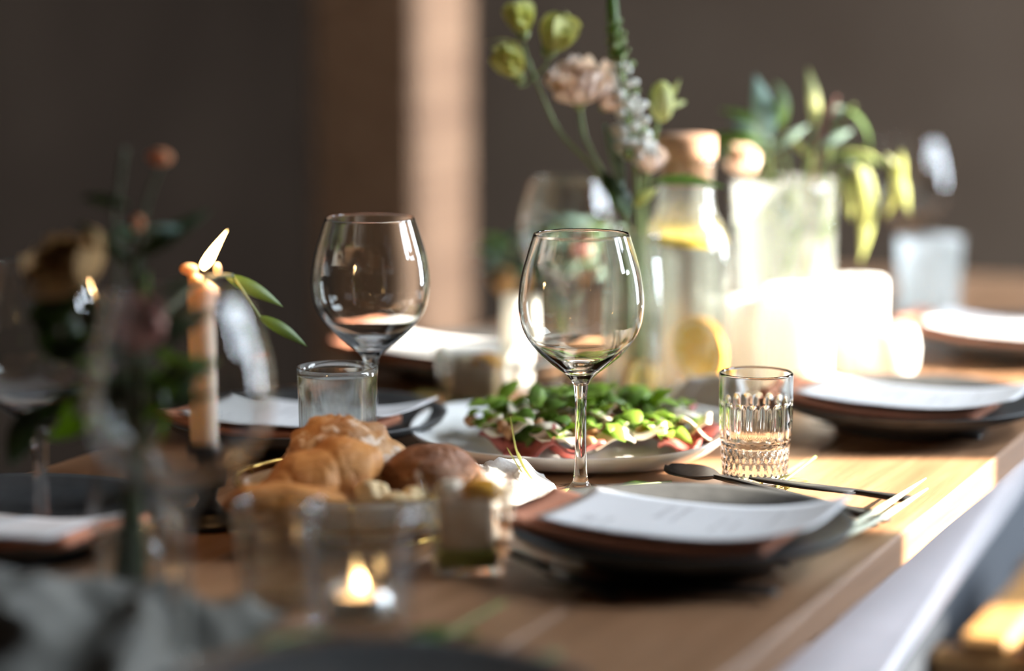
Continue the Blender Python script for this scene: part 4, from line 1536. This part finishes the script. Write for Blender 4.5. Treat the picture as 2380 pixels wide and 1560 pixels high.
LG = 'dark flowers in the bottle vase'
g, b_ = flower('ochre_rose', 'large ochre rose at the left of the dark arrangement', 'flower', [lfoot(-0.01, 0), L_(300, 1050), L_(270, 900), L_(200, 700)], (0.002, 0.002), LG, 'dstem')
bloom(g, L_(185, 668) - b_, 0.030, 'ochre', (-0.4, -0.35, 0.8), ((5, 0.3, 1), (6, 0.7, 2), (7, 1.1, 2), (7, 1.45, 1)), 90, 'dstem')
for (p, q) in (((190, 660), (60, 800)), ((210, 690), (235, 860)), ((170, 680), (40, 740))):
    add_leaf(g, 'broad', 'leafd', L_(*p) - b_, L_(*q) - b_, (0.2, -1, 0.4))
g, b_ = flower('dusty_flower', 'dusty pink flower low in the dark arrangement', 'flower', [lfoot(0.004, -0.004), L_(310, 1050), L_(320, 900), L_(318, 800)], (0.002, 0.0018), LG, 'dstem')
bloom(g, L_(318, 790, -0.03) - b_, 0.027, 'dusty', (0.1, -0.7, 0.6), ((5, 0.4, 1), (6, 0.8, 2), (7, 1.25, 2)), 91)
add_leaf(g, 'broad', 'leaf', L_(330, 900) - b_, L_(450, 850) - b_, (0, -1, 0.5))
add_leaf(g, 'broad', 'leafd', L_(300, 930) - b_, L_(170, 900) - b_, (0, -1, 0.5))
g, b_ = flower('bud_twig', 'thin twig with an orange bud at its tip above the dark arrangement', 'flower', [lfoot(0.006, 0.006), L_(315, 1050), L_(310, 700), L_(335, 500), L_(372, 385)], (0.002, 0.0012), LG, 'dstem')
put('bud', blob(0.0075, 0.006, 0.0048, 16, 10), 'orangeb', g, L_(372, 366) - b_)
put('bud', blob(0.0035, 0.003, 0.005, 16, 10), 'orangeb', g, L_(321, 520, -0.005) - b_)
for (p, q, k, mt) in (((318, 600), (485, 475), 'lance', 'leafd'), ((315, 620), (170, 500), 'lance', 'leafd'), ((322, 560), (255, 520), 'broad', 'leafb'), ((330, 540), (440, 525), 'lance', 'leafb'),
                      ((312, 690), (325, 560), 'lance', 'leafd'), ((300, 480), (175, 445), 'lance', 'leafd')):
    add_leaf(g, k, mt, L_(*p) - b_, L_(*q) - b_, (0.1, -1, 0.4))
g, b_ = flower('grass_stalk', 'single pale grass stalk standing up left of the orange bud', 'flower', [lfoot(-0.005, 0.006), L_(300, 1050), L_(268, 560), L_(276, 440), L_(290, 345)], (0.0014, 0.0016), LG, 'dstem')
g, b_ = flower('arching_branch', 'dark branch of long green leaves arching right behind the taper flame', 'branch', [lfoot(0.008, 0), L_(320, 1050), L_(350, 780), L_(470, 655, 0.12), L_(540, 640, 0.26)], (0.002, 0.0015), LG, 'dstem')
for (p, q, k, mt) in (((520, 640), (670, 705), 'lance', 'leaf'), ((600, 735), (725, 800), 'lance', 'leaf'), ((350, 690), (470, 640), 'lance', 'leafd'), ((345, 800), (470, 700), 'broad', 'leafd')):
    dy = 0.27 if p[0] > 500 else -0.02
    add_leaf(g, k, mt, L_(p[0], p[1], dy) - b_, L_(q[0], q[1], dy) - b_, (0.1, -1, 0.5))
put('stem', tube([L_(540, 640, 0.26) - b_, L_(575, 690, 0.27) - b_, L_(605, 738, 0.27) - b_], 0.0012, 6), 'stem', g)
rn = random.Random(21)
for i in range(9):
    a = i * 0.7
    px, py = 290 + 120 * math.cos(a) * rn.uniform(0.6, 1.2), 880 + 110 * math.sin(a)
    g, b_ = flower('filler_sprig', 'short dark green sprig in the mouth of the bottle vase', 'sprig', [lfoot(0.006 * math.cos(a), 0.006 * math.sin(a)), L_(305, 1060), L_(px, py)], (0.0015, 0.001), LG, 'dstem')
    for k in range(6):
        add_leaf(g, rn.choice(('broad', 'lance')), rn.choice(('leafd', 'leafd', 'leaf')), L_(px, py) - b_, L_(px + rn.uniform(-150, 150), py + rn.uniform(-150, 90)) - b_, (rn.uniform(-1, 1), -1, 0.5))
# stray dark leaf at the left edge
g, b_ = flower('trailing_branch', 'dark leaves hanging at the left picture edge', 'branch', [lfoot(-0.008, -0.004), L_(295, 1060), L_(180, 930), L_(60, 960)], (0.0018, 0.0012), LG, 'dstem')
for (p, q) in (((90, 940), (0, 1110)), ((60, 960), (20, 1020)), ((150, 930), (40, 1000))):
    add_leaf(g, 'broad', 'leafd', L_(*p) - b_, L_(*q) - b_, (0.1, -1, 0.3))


# ------------------------------------------------------------------ loose greenery on the table
def flat_sprig(label, pts, leaves, name='olive_sprig', group='loose sprigs on the table', rad=0.0013, mat='stem', cat='sprig'):
    """pts and leaves given as table points with small heights"""
    base = Vector(pts[0])
    base.z = TZ
    g = thing(name, label, cat, base, 0, group)
    put('stem', tube(curve([Vector(p) - base for p in pts], 5), rad, 6), mat, g)
    for (k, mt, p, q) in leaves:
        add_leaf(g, k, mt, p - base, q - base)
    return g


T_ = at
flat_sprig('grey-green leafy sprig lying before the tea light glass', [T_(930, 1545, 0.006), T_(1040, 1475, 0.008), T_(1170, 1400, 0.006)],
           [('broad', 'leaf', T_(950, 1510, 0.008), T_(1120, 1400, 0.020)), ('broad', 'leafb', T_(940, 1540, 0.012), T_(1165, 1425, 0.016)), ('lance', 'leafb', T_(960, 1545, 0.008), T_(1090, 1500, 0.008)),
            ('lance', 'leaf', T_(1000, 1500, 0.008), T_(930, 1450, 0.012))])
flat_sprig('dark green sprig on the table at the bottom edge below the plate', [T_(1050, 1600, 0.006), T_(1180, 1545, 0.008), T_(1300, 1520, 0.006)],
           [('broad', 'leaf', T_(1080, 1570, 0.008), T_(1260, 1480, 0.018)), ('broad', 'leafd', T_(1150, 1560, 0.008), T_(1330, 1545, 0.012)), ('lance', 'leaf', T_(1060, 1590, 0.008), T_(1110, 1500, 0.02))])
flat_sprig('dark leafy sprig between the gauze runner and the tea light', [T_(520, 1540, 0.008), T_(640, 1490, 0.012), T_(760, 1470, 0.008)],
           [('lance', 'leafd', T_(560, 1530, 0.010), T_(720, 1440, 0.02)), ('lance', 'leafb', T_(540, 1520, 0.010), T_(640, 1440, 0.03)), ('broad', 'leafd', T_(640, 1500, 0.010), T_(820, 1520, 0.012))])
flat_sprig('light green feathery sprig at the foot of the cut-glass tumbler', [T_(1800, 1135, 0.003), T_(1840, 1105, 0.010), T_(1895, 1062, 0.016)],
           [('blade', 'leafy', T_(1800, 1135, 0.004), T_(1898, 1060, 0.018)), ('lance', 'leafy', T_(1800, 1120, 0.004), T_(1862, 1085, 0.014)), ('blade', 'leafy', T_(1815, 1130, 0.004), T_(1880, 1100, 0.012)),
            ('blade', 'leafy', T_(1805, 1140, 0.004), T_(1850, 1110, 0.012)), ('lance', 'leafy', T_(1825, 1140, 0.004), T_(1850, 1105, 0.010))])
flat_sprig('dark green leaves between the platter and the near plate', [T_(1310, 1150, 0.003), T_(1420, 1135, 0.005), T_(1560, 1120, 0.004)],
           [('lance', 'leafy', T_(1370, 1148, 0.004), T_(1520, 1128, 0.008)), ('broad', 'leaf', T_(1440, 1135, 0.004), T_(1600, 1108, 0.008)), ('lance', 'leafd', T_(1400, 1142, 0.004), T_(1480, 1118, 0.010)),
            ('broad', 'leafy', T_(1290, 1165, 0.004), T_(1320, 1118, 0.016))])
flat_sprig('green sprig beside the knife of the second plate', [T_(2160, 985, 0.003), T_(2210, 980, 0.008), T_(2260, 970, 0.008)],
           [('broad', 'leafy', T_(2215, 985, 0.006), T_(2275, 950, 0.018)), ('lance', 'leaf', T_(2150, 990, 0.006), T_(2240, 995, 0.008)), ('lance', 'leafd', T_(2170, 980, 0.006), T_(2230, 960, 0.012))])
flat_sprig('yellow-green lettuce leaf on the table behind the tumbler', [onY(905, 2.20) + Vector((0, 0, 0.004)), onY(960, 2.20) + Vector((0, 0, 0.008)), onY(1010, 2.21) + Vector((0, 0, 0.006))],
           [('broad', 'leafy', onY(935, 2.20) + Vector((0, 0, 0.006)), onY(1030, 2.21) + Vector((0, 0, 0.022))), ('broad', 'leafy', onY(950, 2.18) + Vector((0, 0, 0.006)), onY(1015, 2.17) + Vector((0, 0, 0.014)))])

# grass blades at the linen and the two pale stalks at the plate
gb = at(1285, 1162, 0.004)
g = thing('grass_tuft', 'thin yellow-green grass blades rising before the salad platter', 'grass blades', (gb.x, gb.y, TZ))
Yg = gb.y
for tip, m1, bs in (((1186, 968), (1210, 1075), (1278, 1160)), ((1204, 1050), (1225, 1095), (1272, 1160)), ((1178, 1040), (1215, 1100), (1258, 1155))):
    put('blade', tube(curve([atY(bs[0], bs[1], Yg) - g.location, atY(m1[0], m1[1], Yg) - g.location, atY(tip[0], tip[1], Yg) - g.location], 6), (0.0014, 0.0004), 6), 'leafy', g)

pale = pbr('pale_stalk', (0.62, 0.64, 0.44), 0.5, (0.70, 0.70, 0.52), 60)
M['pale'] = pale
g = thing('pale_stalks', 'two pale green stalks lying over the plate edge into the sun', 'stalks', (at(1985, 1210).x, at(1985, 1210).y, TZ))
for p0, p1, p2 in (((1812, 1292, 0.012), (1985, 1218, 0.014), (2152, 1112, 0.016)), ((1822, 1296, 0.010), (2015, 1222, 0.011), (2156, 1136, 0.012))):
    put('stalk', tube(curve([T_(*p0) - g.location, T_(*p1) - g.location, T_(*p2) - g.location], 8), [0.0030 - 0.0024 * (i / 16) ** 2 for i in range(17)], 8), 'pale', g)
